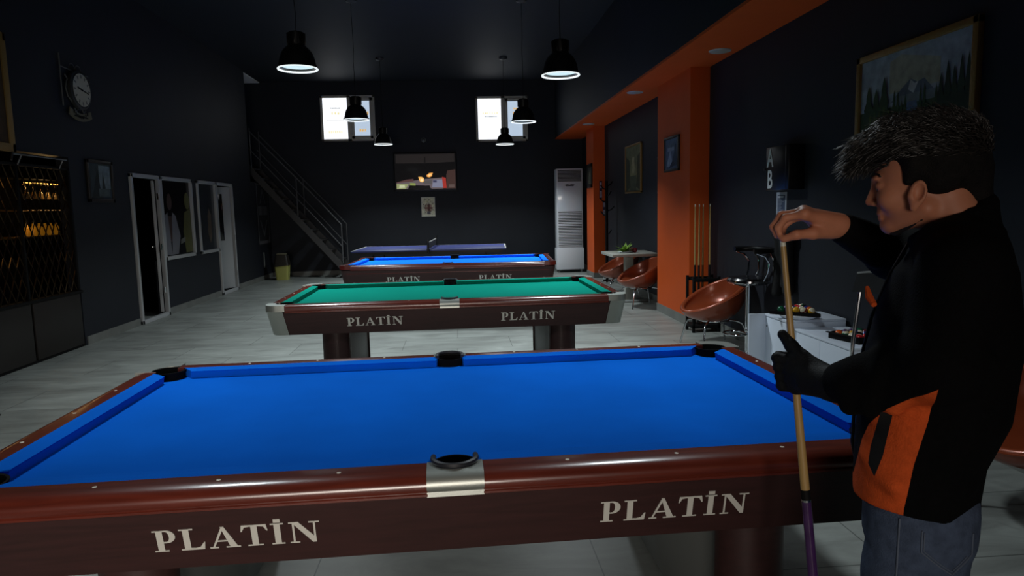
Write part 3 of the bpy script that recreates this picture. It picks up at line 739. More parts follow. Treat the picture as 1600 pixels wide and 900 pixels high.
for i in range(9): q.box((.0375, -.16+i*.036, -.330+.05*((i-4)/4.)**2), (.039, -.16+i*.036+rr.uniform(.015, .028), -.295+.05*((i-4)/4.)**2))
q.box((.0375, -.15, -.315), (.0380, .15, -.300)); q.build('ribbon_writing', M_black, rb)
q = MB()
for s_ in (-1, 1):
    q.tube([(.03, .16*s_, -.15), (.03, .24*s_, -.10), (.03, .27*s_, 0), (.03, .22*s_, .10), (.03, .27*s_, .14)], .008, 8)
    q.tube([(.03, .03*s_, -.20), (.03, .08*s_, -.26), (.03, .12*s_, -.22)], .007, 8)
q.build('scrollwork', M_iron, t)

# stairs ---------------------------------------------------------------
M_stair = mat('stair_grey', (62, 60, 60), .6)
t = thing('staircase', 'dark metal staircase with thin handrails climbing left along the back wall', 'staircase', (-2.5, 13.6, 0), 0)
x0, z0, x1, z1 = -2.35, 0.05, -4.55, 2.60
for k, y in enumerate((13.28, 14.0)):
    q = MB(); q.add([(x0+2.5+dx, y-13.6+dy, z0+dz-0.0) for dx, dz in ((0, 0), (-.18, 0)) for dy in (0, .03)]+[(x1+2.5+dx, y-13.6+dy, z1+dz) for dx, dz in ((0, .0), (-.18, 0)) for dy in (0, .03)],
        [(0, 1, 3, 2), (4, 6, 7, 5), (0, 4, 5, 1), (2, 3, 7, 6), (0, 2, 6, 4), (1, 5, 7, 3)]); q.build('stringer', M_stair, t)
for k in range(11):
    f = (k+.5)/11; x = x0+(x1-x0)*f+2.5; z = z0+(z1-z0)*f
    MB().box((x-.20, -.31, z), (x+.02, .41, z+.03)).build('tread', M_stair, t)
for y in (-.32, .40):
    q = MB(); zt = .88
    q.tube([(-.09, y, .34 if y < 0 else .35), (-.09, y, 1.22)], .014, 8)
    q.tube([(-.09, y, 1.22), (-.55, y, 1.22+.53), (-2.0, y, 1.22+2.1)], .014, 8)
    q.tube([(-.09, y, .72), (-.55, y, .72+.54), (-2.05, y, .72+2.25)], .011, 8)
    for f in (.95, 1.9): q.tube([(-.09-f, y, .35+f*1.14), (-.09-f, y, 1.22+f*1.14)], .012, 8)
    q.build('handrail', mat('rail_steel', (84, 84, 86), .5), t)

# ------------------------------------------------------------------ bar recess behind the lattice
q = MB(); q.box((-5.72, 2.1, 0), (-5.6, 6.95, 2.5)); q.box((-5.6, 2.1, 0), (LX-T, 2.2, 2.5)); q.box((-5.72, 2.1, 2.4), (LX-T, 6.95, 2.5))
structure(q.build('wall_bar_recess', M_dark))
t = thing('bar_screen', 'dark bar front of brown panels with a tall black lattice screen, left of the room', 'bar screen', (LX, 4.0, 0), 0)
M_bp = mat('bar_panel_brown', (31, 26, 23), .5, noise=.1, nscale=2)
for y0, y1 in ((-1.68, -.78), (-.76, .82), (.86, 1.76)): MB().bbox((-.06, y0, .03), (.012, y1, .635), .006).build('base_panel', M_bp, t)
q = MB(); q.box((-.08, -1.7, 0), (.0, 1.8, .03)); q.bbox((-.07, -1.7, .635), (.03, 1.8, .665), .004); q.build('base_rail', M_black, t)
q = MB(); ys = np.arange(-1.68, 1.78, .062)
for i, y in enumerate(ys):
    pts = []
    for k in range(13):
        z = .665+k*(2.05-.665)/12; pts.append((-.02, y+(.029 if (k+i) % 2 else -.029)*(1), z))
    q.tube(pts, .0065, 5)
q.build('lattice', mat('lattice_metal', (60, 46, 28), .3, metal=.8), t)
q = MB()
for y in (-1.69, -.77, .84, 1.78): q.bbox((-.035, y-.015, .66), (.0, y+.015, 2.08), .003)
q.bbox((-.035, -1.7, 2.05), (.0, 1.8, 2.08), .003); q.build('lattice_post', M_black, t)
q = MB(); q.tube([(.05, .72, 2.16), (.05, 1.66, 2.16)], .012, 8)
for y in (.86, 1.60): q.tube([(.05, y, 2.16), (.0, y, 2.06)], .008, 8)
q.tube([(.05, .72, 2.17), (.08, .64, 2.09)], .009, 8)
q.build('hanging_rail', mat('rail_steel2', (100, 100, 104), .3, metal=.6), t)
# back bar
t = thing('back_bar_shelf', 'back bar shelving glowing amber behind the lattice screen', 'shelf', (-5.25, 6.1, 0), 0)
MB().bbox((-.33, -3.6, 0), (.25, .80, 1.05), .01).build('counter', M_dark, t)
q = MB(); q.bbox((-.05, -.9, 1.28), (.25, .84, 1.30), .004); q.bbox((-.05, -.9, 1.60), (.25, .84, 1.615), .004); q.build('shelf', mat('shelf_brass', (120, 88, 40), .4, metal=.3), t)
q = MB()
for y in (-.88, .83):
    q.bbox((-.05, y-.012, 1.05), (-.02, y+.012, 2.0), .003); q.bbox((.22, y-.012, 1.05), (.25, y+.012, 2.0), .003)
q.bbox((-.05, -.9, 1.98), (.25, .84, 2.0), .003); q.build('upright', M_black, t)
M_warm = mat('warm_strip', (255, 190, 90), .5, emit=(255, 190, 90), estr=1.6)
q = MB(); rr = random.Random(9)
for i in range(9):
    y = -.13+i*.105; q.box((.235, y, 1.925), (.245, y+rr.uniform(.05, .09), 1.938))
q.build('light_strip', M_warm, t)
q = MB()
for i in range(12): q.box((.252, -.13+i*.08, 1.604), (.256, -.10+i*.08, 1.611))
q.build('light_strip', mat('warm_strip_dim', (200, 150, 90), .5, emit=(210, 160, 100), estr=.7), t)
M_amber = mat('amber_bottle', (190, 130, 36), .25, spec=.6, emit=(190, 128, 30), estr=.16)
def bottle_mb():
    return MB().lathe([(.001, 0), (.036, 0), (.038, .01), (.038, .075), (.03, .10), (.016, .125), (.013, .16), (.0155, .165), (.0155, .172), (.001, .173)], 20)
b0 = None
for i in range(6):
    if b0 is None:
        b0 = thing('bottle', '', 'bottle', (0, 0, 0), 0, 'amber bottles on the back bar shelf')
        bottle_mb().build('glass', M_amber, b0); MB().cyl((0, 0), .0165, .150, .178, 12).build('cap', M_black, b0); b = b0
    else: b = dup(b0, (0, 0, 0))
    b.location = (-5.10, 6.10+i*.118, 1.30); b['label'] = 'small backlit amber bottle in the row on the bar shelf behind the lattice'
def plight(name, loc, watt, col, r=.04):
    l = bpy.data.lights.new(name, 'POINT'); l.energy = watt; l.color = col; l.shadow_soft_size = r
    o = bpy.data.objects.new(name, l); o.location = loc; COL.objects.link(o)
plight('bar_strip_light', (-5.02, 6.45, 1.90), 2.2, (1.0, .62, .24))
plight('bar_strip_light', (-4.70, 4.30, 1.45), .9, (1.0, .60, .22), .02)
plight('bar_strip_light', (-4.85, 5.2, 1.55), .35, (1.0, .60, .22))
plight('bar_strip_light', (-5.06, 6.0, 1.50), .5, (1.0, .62, .24), .02)
# hanging glasses under the mid shelf
g0 = None
for i in range(5):
    if g0 is None:
        g0 = thing('stem_glass', '', 'glass', (0, 0, 0), 0, 'stem glasses hanging above the bar shelf')
        MB().lathe([(.03, 0), (.031, -.003), (.004, -.008), (.0035, -.07), (.02, -.09), (.032, -.12), (.030, -.17)], 18).build('bowl', mat('glass_warm', (200, 170, 120), .15, trans=.7), g0); g = g0
    else: g = dup(g0, (0, 0, 0))
    g.location = (-5.10, 6.14+i*.15, 1.918); g['label'] = 'stem glass hanging upside down below the lit strip of the bar'

# black floor stand at the left edge
t = thing('bar_stool', 'black stool base just entering at the left edge of the picture', 'stool', (-3.72, 2.80, 0), 0)
MB().lathe([(.001, .03), (.05, .028), (.19, .012), (.20, 0)], 32).build('base', M_black, t)
MB().cyl((0, 0), .028, .02, .70, 16).build('column', M_chrome, t)
MB().lathe([(.001, .69), (.17, .70), (.185, .73), (.17, .77), (.001, .78)], 32).build('seat', M_black, t)

# ------------------------------------------------------------------ tub chairs
def tub_chair(label, loc, rz, grp='copper tub chairs along the right wall'):
    t = thing('tub_chair', label, 'chair', loc, rz, grp)
    a, b = .34, .35; N = 56
    def rim(th):
        c = math.cos(th); cx = .02; return (cx+a*c*(1.0 if c < 0 else 1.02), b*math.sin(th), .555+.165*c)  # front is -x
    bot = (.03, 0, .275)
    def shell(inner):
        V = []; K = 10
        for k in range(K+1):
            u = k/K*PI/2
            for j in range(N):
                th = 2*PI*j/N; rx, ry, rz_ = rim(th)
                s_ = math.sin(u)**.85; h = 1-math.cos(u)**1.0
                bz = bot[2]; sx = .999
                if inner:
                    bz = .385; rx = .02+(rx-.02)*.86; ry *= .86; rz_ -= .004; s_ = math.sin(u)**.6; h = (1-math.cos(u))**1.25
                V.append((bot[0]+(rx-bot[0])*s_, ry*s_, bz+(rz_-bz)*h))
        return V
    Vo = shell(False); Vi = shell(True); K = 10; q = MB()
    fs = [(k*N+j, k*N+(j+1) % N, (k+1)*N+(j+1) % N, (k+1)*N+j) for k in range(K) for j in range(N)]
    q.add(Vo, fs, 0, True); q.build('shell', M_leather, t, sharp=80)
    q = MB(); q.add(Vi, fs, 0, True); q.build('seat', M_leather, t, sharp=80)
    q = MB(); V = []                                  # padded rim joining both
    M_ = 8
    for j in range(N):
        o = Vector(Vo[K*N+j]); i = Vector(Vi[K*N+j]); c = (o+i)/2; d = (o-i)/2; L = d.length; d.normalize()
        for m in range(M_+1):
            an = PI*m/M_; V.append(c+d*L*math.cos(an)+Vector((0, 0, 1))*L*.85*math.sin(an))
    q.add(V, [(j*(M_+1)+m, ((j+1) % N)*(M_+1)+m, ((j+1) % N)*(M_+1)+m+1, j*(M_+1)+m+1) for j in range(N) for m in range(M_)], 0, True)
    rm = q.build('rim_padding', M_leather, t, sharp=80)
    q = MB(); P = []
    for j in range(N):
        o = Vector(Vo[K*N+j]); i = Vector(Vi[K*N+j]); P.append(o+(o-i)*.04+Vector((0, 0, -.004)))
    q.tube(P, .005, 6, closed=True); q.build('piping', M_leather, rm)
    q = MB(); q.tube([(.03+.16*math.cos(2*PI*i/28), .16*math.sin(2*PI*i/28), .285) for i in range(28)], .010, 8, closed=True)
    q.build('under_ring', M_chrome, t)
    for sx in (-1, 1):
        for sy in (-1, 1):
            q = MB(); q.tube([(.03+sx*.10, sy*.10, .288), (.03+sx*.16, sy*.16, .285), (.03+sx*.205, sy*.205, .262), (.03+sx*.222, sy*.222, .22), (.03+sx*.265, sy*.265, .004)], .010, 10)
            q.build('leg', M_chrome, t)
    return t
CH = [('copper-brown tub chair in front of the near orange pillar, beside the cue rack', (2.70, 4.42, 0), .12),
      ('copper-brown tub chair in front of the pale table, partly hidden by the near pillar', (2.72, 7.42, 0), .18),
      ('copper-brown tub chair behind the pale table leg, farthest from the camera', (2.72, 8.85, 0), .10),
      ('copper-brown tub chair at the right edge behind the man', (2.70, .28, 0), .2)]
tc = tub_chair(CH[0][0], CH[0][1], CH[0][2])
for lb, loc, rz in CH[1:]: dup(tc, loc, rz, lb)

# pale square table with leg
t = thing('side_table', 'pale grey rectangular table between the tub chairs by the right wall', 'table', (2.72, 8.08, 0), .0)
M_tb = mat('pale_stone', (172, 172, 164), .4, noise=.06, nscale=5)
MB().bbox((-.35, -.42, .725), (.37, .42, .77), .006).build('table_top', M_tb, t)
MB().bbox((-.065, -.065, .02), (.065, .065, .725), .006).build('leg', M_tb, t)
MB().bbox((-.25, -.25, 0), (.25, .25, .022), .006).build('foot_plate', M_grey, t)
# plant bowl
t = thing('fruit_plate', 'small pale plate holding green leaves on the pale side table', 'plate', (2.64, 7.98, .7705), 0)
MB().lathe([(.001, .004), (.07, .004), (.12, .018), (.122, .014), (.072, 0), (.001, 0)], 28).build('plate', M_white_pvc, t)
q = MB(); rr = random.Random(11)
for i in range(46):
    a = rr.uniform(0, 2*PI); el = rr.uniform(.1, 1.0); L_ = rr.uniform(.12, .21); w = rr.uniform(.02, .034)
    d = Vector((math.cos(a)*math.cos(el), math.sin(a)*math.cos(el), math.sin(el))); sd = Vector((-math.sin(a), math.cos(a), 0)); b0_ = Vector((rr.uniform(-.03, .03), rr.uniform(-.03, .03), .015))
    p1 = b0_+d*L_*.5; p2 = b0_+d*L_+Vector((0, 0, -.02))
    q.add([b0_-sd*w*.2, b0_+sd*w*.2, p1+sd*w, p2, p1-sd*w], [(0, 1, 2, 3, 4)], 0, True)
q.build('leaves', mat('leaf_green', (128, 168, 60), .5, noise=.3, nscale=20), t)
def apple(x, y, lab, rgb, nm):
    a = thing('apple', lab, 'fruit', (x, y, .7705), 0, None)
    MB().lathe([(.001, .006), (.018, 0), (.036, .018), (.042, .04), (.034, .065), (.014, .074), (.001, .066)], 20).build('flesh', mat(nm, rgb, .35, noise=.3, nscale=18), a)
    MB().tube([(0, 0, .066), (.004, 0, .086)], .0022, 6).build('stem', M_black, a)
apple(2.79, 7.96, 'dark red apple beside the green leaves on the side table', (120, 24, 34), 'apple_red')
apple(2.78, 8.08, 'pale pinkish apple just behind the leaves on the side table', (196, 150, 140), 'apple_pale')

# coat stand
t = thing('coat_stand', 'tall black tree-shaped coat stand by the far orange pillar', 'coat stand', (2.93, 10.62, 0), 0)
q = MB(); q.tube([(0, 0, 0.02), (0, 0, 1.98)], .027, 10); q.build('pole', M_black, t)
q = MB()
for k in range(4): a = k*PI/2+.4; q.tube([(0, 0, .06), (.10*math.cos(a), .10*math.sin(a), .045), (.155*math.cos(a), .155*math.sin(a), .012)], .014, 8)
q.build('foot', M_black, t)
for k, (z, a, L_) in enumerate([(1.93, .3, .13), (1.86, 2.4, .13), (1.74, -1.2, .15), (1.62, 3.5, .16), (1.45, .1-.8, .16), (1.36, 2.2, .15), (1.2, 4.4, .15), (1.75, 1.3, .13), (1.0, -1.0, .12)]):
    c, s_ = math.cos(a), math.sin(a); MB().tube([(0, 0, z-.05), (c*L_*.6, s_*L_*.6, z-.02), (c*L_, s_*L_, z+.04)], .012, 8).build('hook', M_black, t)
# hanging pennants
M_pin = mat('pennant_pale', (176, 160, 176), .6, noise=.5, nscale=40); M_pur = mat('pennant_dark', (62, 34, 58), .6)
for (y, z0, z1, x, nm, lb) in ((11.58, 1.66, 2.02, 3.02, 'a', 'narrow purple and white hanging tag on the far pillar beside the coat stand'), (11.585, 1.30, 1.60, 3.09, 'b', 'pale framed hanging tag low on the far pillar edge beside the coat stand')):
    t = thing('hanging_tag', lb, 'tag', (x, 11.6, (z0+z1)/2), 0); h = (z1-z0)/2
    MB().bbox((-.03, -.014, -h), (.03, 0, h), .003).build('backing', M_pur, t)
    q = MB(); q.box((-.022, -.0155, -h+.02), (.022, -.014, -.03)); q.box((-.018, -.0155, .03), (.018, -.014, h-.03)); q.build('print', M_pin, t)

# cue rack with cues
t = thing('cue_rack', 'black floor cue rack against the near orange pillar', 'cue rack', (3.0, 5.30, 0), 0)
q = MB(); q.bbox((-.245, -.13, .05), (.085, .13, .09), .005)
q.bbox((-.245, -.13, .0), (-.215, -.10, .66), .004); q.bbox((.055, -.13, .0), (.085, -.10, .66), .004)
q.bbox((-.245, .10, .0), (-.215, .13, .66), .004); q.bbox((.055, .10, .0), (.085, .13, .66), .004); q.build('frame', M_black, t)
q = MB()
for y in (-.125, .125): q.bbox((-.24, y-.01, .60), (.08, y+.01, .64), .003)
for xx in (-.195, -.155, -.10, -.045, .01, .05): q.bbox((xx-.006, -.12, .605), (xx+.006, .12, .63), .002)
q.build('cue_holder', M_black, t)
M_butt = mat('cue_butt_black', (16, 15, 15), .35); M_ferr = mat('cue_ferrule', (210, 205, 190), .4)
M_brown = mat('cue_butt_brown', (116, 70, 32), .4)
for (x, y, mb, lb) in ((2.823, 5.31, M_butt, 'leftmost pool cue in the floor rack, black butt'), (2.858, 5.27, M_butt, 'pool cue second from left in the floor rack, almost touching its left neighbour'),
        (2.915, 5.30, M_brown, 'pool cue with brown butt in the floor rack'), (2.998, 5.30, M_butt, 'rightmost pool cue in the floor rack, standing alone')):
    t = thing('pool_cue', lb, 'cue', (x, y, .09), 0, None)
    MB().tube([(0, 0, .70), (0, 0, 1.385)], [.0115, .0068], 12).build('shaft', M_cuewood, t)
    MB().tube([(0, 0, 0), (0, 0, .70)], [.0155, .0115], 12).build('butt', mb, t)
    MB().tube([(0, 0, 1.385), (0, 0, 1.412)], .0068, 12).build('ferrule', M_ferr, t)

# bar stool with low chrome back --------------------------------------
t = thing('bar_stool', 'black and chrome swivel bar stool with curved back behind the white cabinets', 'stool', (2.86, 3.88, 0), 0)
MB().lathe([(.001, .05), (.035, .045), (.06, .022), (.19, .010), (.20, 0)], 36).build('base', M_chrome, t)
MB().cyl((0, 0), .027, .02, .69, 20).build('column', M_chrome, t)
q = MB(); q.tube([(-.13+.105*math.cos(a), .105*math.sin(a)*1.2, .235) for a in [2*PI*i/24 for i in range(24)]], .010, 8, closed=True); q.build('footrest', M_chrome, t)
q = MB(); q.lathe([(.001, .725), (.16, .735), (.195, .75), (.205, .765), (.19, .785), (.10, .79), (.001, .785)], 40); q.build('seat', mat('black_vinyl', (14, 14, 16), .25, spec=.6, coat=.3), t)
MB().lathe([(.001, .695), (.10, .70), (.19, .728), (.207, .745), (.205, .762), (.195, .75)], 40).build('seat_rim', M_chrome, t)
q = MB()
for i in range(13):
    pass
pts = [(.21*math.cos(a), .235*math.sin(a), 1.05) for a in [math.radians(-105+210*i/20) for i in range(21)]]
q.tube(pts, .024, 10); q.build('backrest', M_shade, t)
for s_ in (-1, 1):
    q = MB(); q.tube([(-.03, s_*.232, 1.03), (.05, s_*.236, 1.00), (.10, s_*.225, .93), (.09, s_*.21, .84), (.06, s_*.195, .765)], .011, 8)
    q.tube([(.13, s_*.195, 1.03), (.175, s_*.17, .95), (.17, s_*.15, .84), (.12, s_*.15, .745)], .010, 8); q.build('arm_tube', M_chrome, t)

# tall chair right of the cabinets --------------------------------------
t = thing('office_chair', 'black high-backed chair with chrome frame right of the ball tray, mostly behind the man', 'chair', (2.31, 1.20, 0), .15)
q = MB(); P = []
for i in range(9):
    u = -1+2*i/8
    for j in range(7):
        v = j/6; P.append((.235+.02*v-.05*u*u+.0, u*.22*(1-.08*v), .95+.135*v-.02*u*u*v))
q.add(P, [(i*7+j, (i+1)*7+j, (i+1)*7+j+1, i*7+j+1) for i in range(8) for j in range(6)], 0, True)
P2 = [(x+.022, y, z) for x, y, z in P]; q.add(P2, [(i*7+j, (i+1)*7+j, (i+1)*7+j+1, i*7+j+1) for i in range(8) for j in range(6)], 0, True)
q.build('backrest', mat('black_mesh', (22, 23, 25), .6), t)
q = MB(); q.tube([P[i*7+6] for i in range(9)], .007, 8); q.build('back_trim', M_grey, t)
MB().bbox((-.22, -.22, .44), (.20, .22, .50), .02, seg=3).build('seat', M_black, t)
for sy in (-1, 1):
    q = MB(); q.tube([(.24, sy*.21, .98), (.20, sy*.215, .62), (.19, sy*.215, .46), (.24, sy*.22, .01)], .012, 10); q.build('back_leg', M_chrome, t)
    q = MB(); q.tube([(-.19, sy*.20, .46), (-.22, sy*.21, .01)], .012, 10); q.build('front_leg', M_chrome, t)

# white cabinets ---------------------------------------------------------
def cabinet(label, x0, x1, y0, y1, h, doors, key=True, grp='white cabinets along the right wall'):
    t = thing('white_cabinet', label, 'cabinet', ((x0+x1)/2, (y0+y1)/2, 0), 0, grp); a, b = (x1-x0)/2, (y1-y0)/2
    MB().bbox((-a+.018, -b, .04), (a, b, h-.02), .003).build('body', M_whitecab, t)
    MB().bbox((-a-.004, -b-.003, h-.02), (a, b+.003, h), .004).build('top_board', M_whitecab, t)
    MB().box((-a+.04, -b+.01, 0), (a-.01, b-.01, .04)).build('plinth', M_grey, t)
    n = doors
    for i in range(n):
        y = -b+2*b*i/n
        d = MB().bbox((-a, y+.002, .045), (-a+.017, y+2*b/n-.002, h-.024), .002).build('door', M_whitecab, t)
        if key:
            M = Matrix.Translation((-a-.001, y+2*b/n-.045, h-.10)) @ Matrix.Rotation(-PI/2, 4, 'Y')
            MB().lathe([(.001, .002), (.007, .002), (.008, 0)], 14, M=M).build('keyhole', M_black, d)
    return t
cab = cabinet('white cabinet with a keyhole that carries the far ball tray', 2.60, 3.09, 2.565, 2.948, .58, 1)
MB().bbox((2.456-2.845, .174, .02), (2.602-2.845, .190, .58), .003).build('end_panel', M_whitecab, cab)
cabinet('long low white cabinet that carries the near black ball tray', 2.655, 3.09, 1.76, 2.558, .52, 2, False)

# balls ------------------------------------------------------------------
BC = [('yellow', (222, 168, 36)), ('blue', (28, 44, 120)), ('red', (196, 34, 40)), ('purple', (70, 36, 90)), ('orange', (226, 96, 36)), ('green', (20, 96, 66)), ('maroon', (110, 28, 32)), ('black', (14, 14, 16))]
M_ivory = mat('ball_ivory', (222, 216, 188), .15, coat=.5)
def ball_mb(stripe):
    q = MB(); n = 20; r = .0286
    prof = [(max(1e-5, r*math.sin(PI*i/16)), -r*math.cos(PI*i/16)) for i in range(17)]
    for i in range(16):
        zc = abs((prof[i][1]+prof[i+1][1])/2)/r; mi = 0
        if stripe and zc > .52: mi = 1
        q.lathe([prof[i], prof[i+1]], n, mi=mi)
    M = Matrix.Rotation(PI/2, 4, 'Y')
    q.lathe([(.001, r*1.004), (.0085, r*.962)], 14, mi=1, M=M)
    return q
MESH = {}
def ball(kind, colname, rgb, loc, traylab, rnd):
    lb = {'solid': 'solid %s pool ball %s', 'stripe': '%s striped pool ball %s', 'cue': '%s cue ball %s'}[kind] % (colname if kind != 'cue' else 'white', traylab)
    k = (kind, colname)
    if k not in MESH:
        m0 = M_ivory if kind == 'cue' else mat('ball_'+colname, rgb, .15, coat=.5)
        o = ball_mb(kind == 'stripe').build('pool_ball', [m0, M_ivory]); MESH[k] = o.data
    else:
        o = bpy.data.objects.new('pool_ball', MESH[k]); COL.objects.link(o)
    o.location = loc; o.rotation_euler = (rnd.uniform(-.9, .9), rnd.uniform(-.9, .9), rnd.uniform(0, 6))
    tag(o, lb, 'ball')
# far tray: triangular rack of 15 balls on a white round dish
C1 = Vector((2.745, 2.665, 0)); z0 = .58
t = thing('ball_tray', 'black triangular ball tray on a white dish on the far cabinet', 'ball tray', (C1.x, C1.y, z0+.0005), 0)
MB().lathe([(.001, .0), (.11, 0), (.135, .012), (.15, .030), (.14, .032), (.001, .030)], 36).build('dish', M_white_pvc, t)
rot = math.radians(200); c_, s_ = math.cos(rot), math.sin(rot)
def tri(R): return [(R*math.cos(rot+PI/2+k*2*PI/3), R*math.sin(rot+PI/2+k*2*PI/3)) for k in range(3)]
q = MB(); q.prism(tri(.205), .032, .042)
T1, T2_ = tri(.222), tri(.200)
for k in range(3):
    a, b, c, d = T1[k], T1[(k+1) % 3], T2_[(k+1) % 3], T2_[k]; q.prism([a, b, c, d], .034, .060)
q.build('tray', M_black, t)
cols = [('stripe', 0), ('solid', 4), ('stripe', 7-1), ('solid', 1), ('stripe', 4), ('solid', 0), ('solid', 7), ('solid', 2), ('stripe', 1), ('solid', 3), ('stripe', 5), ('stripe', 2), ('solid', 6), ('stripe', 3), ('solid', 5)]
rnd = random.Random(4); k = 0; r = .0287
for row in range(5):
    for j in range(row+1):
        x_ = (j-row/2)*2*r; y_ = (4-row)*r*math.sqrt(3)-2*r*math.sqrt(3)*.667*1.0+.0-.03*0
        y_ = (2.667-row)*r*math.sqrt(3)
        X = C1.x+x_*c_-y_*s_; Y = C1.y+x_*s_+y_*c_; kd, ci = cols[k]; k += 1
        ball(kd, BC[ci][0], BC[ci][1], (X, Y, z0+.0005+.042+.0287), 'in the triangular tray on the far cabinet', rnd)
# near tray: square black tray with 16 balls
C2 = Vector((2.875, 2.03, 0)); z0 = .52
t = thing('ball_tray', 'square black ball tray on the long low white cabinet', 'ball tray', (C2.x, C2.y, z0+.0005), math.radians(14))
q = MB(); hw = .135; q.box((-hw, -hw, 0), (hw, hw, .006))
for a, b in (((-hw-.006, -hw-.006), (hw+.006, -hw+.002)), ((-hw-.006, hw-.002), (hw+.006, hw+.006)), ((-hw-.006, -hw), (-hw+.002, hw)), ((hw-.002, -hw), (hw+.006, hw))): q.box((a[0], a[1], 0), (b[0], b[1], .048))
q.bbox((-hw-.02, -hw-.02, .040), (-hw+.004, hw+.02, .048), .002); q.bbox((-hw-.02, -hw-.02, .040), (hw+.02, -hw+.004, .048), .002)
q.build('tray', M_black, t)
cols = [('stripe', 2), ('stripe', 6), ('stripe', 5), ('stripe', 4), ('solid', 2), ('solid', 7), ('solid', 0), ('stripe', 3), ('solid', 4), ('solid', 1), ('stripe', 1), ('solid', 3), ('stripe', 0), ('cue', 0), ('solid', 6), ('solid', 5)]
ca, sa = math.cos(math.radians(14)), math.sin(math.radians(14)); k = 0
for i in range(4):
    for j in range(4):
        x_, y_ = (-1.5+i)*.062, (-1.5+j)*.062; kd, ci = cols[k]; k += 1
        ball(kd, BC[ci][0], BC[ci][1], (C2.x+x_*ca-y_*sa, C2.y+x_*sa+y_*ca, z0+.0005+.006+.0287), 'in the square tray on the low cabinet', rnd)

# score board ------------------------------------------------------------
t = thing('score_board', 'black box score board with white letters A and B on the right wall', 'score board', (3.11, 3.58, 1.815), 0)
q = MB(); q.bbox((-.15, -.26, -.20), (0, .19, .20), .006); q.build('body', mat('score_black', (8, 8, 9), .3), t)
q = MB(); q.bbox((-.152, -.22, -.20), (-.150, -.20, .19), .0008); q.bbox((-.154, .19, -.01), (-.02, .235, .01), .003)
for k in range(5): q.bbox((-.13, .192, -.03-k*.035), (-.02, .215, -.02-k*.035), .002)
q.build('trim', M_shade, t)
def letter_obj(ch, size, x, y, z, mtl, par, rz):
    cu = bpy.data.curves.new('t', 'FONT'); cu.body = ch; cu.size = size; cu.extrude = .001; cu.align_x = 'CENTER'; cu.offset = .004
    o = bpy.data.objects.new('t', cu); COL.objects.link(o)
    me = bpy.data.meshes.new_from_object(o.evaluated_get(bpy.context.evaluated_depsgraph_get())); bpy.data.objects.remove(o); bpy.data.curves.remove(cu)
    me.materials.clear(); me.materials.append(mtl)
    n = bpy.data.objects.new('letter', me); COL.objects.link(n); n.parent = par; n.location = (x, y, z); n.rotation_euler = (PI/2, 0, rz); return n
M_lw = mat('score_white', (226, 230, 236), .5)
for ch, z in (('A', .02), ('B', -.175)):
    o = letter_obj(ch, .235, -.1515, .10, z, M_lw, t, -PI/2); o.scale = (.80, 1, 1)
lay = [(R_(0, 0, 1, 1), (180, 188, 204)), (R_(.12, .05, .88, .93), (74, 86, 112))]
rr = random.Random(8)
for k in range(24): v = .06+.86*k/24; lay.append((R_(.16, v, rr.uniform(.5, .84), v+.02), (140, 150, 172)))
lay.append((R_(.6, .4, .8, .5), (60, 110, 190))); lay.append((R_(.2, .85, .8, .90), (190, 196, 210)))
t = thing('notice_sheet', 'narrow bluish printed notice under the score board', 'notice', (3.11, 3.74, 1.44), -PI/2)
q = MB(); mats = []
for k, (poly, col) in enumerate(lay):
    mm = mat('paint_%d_%d_%d' % col, col, .6)
    if mm not in mats: mats.append(mm)
    q.add([(-.10+.20*u, -.006-.0003*k, -.20+.36*v) for u, v in poly], [tuple(range(len(poly)))], mats.index(mm))
q.box((-.10, -.0058, -.20), (.10, 0, .16)); q.build('sheet', mats, t)

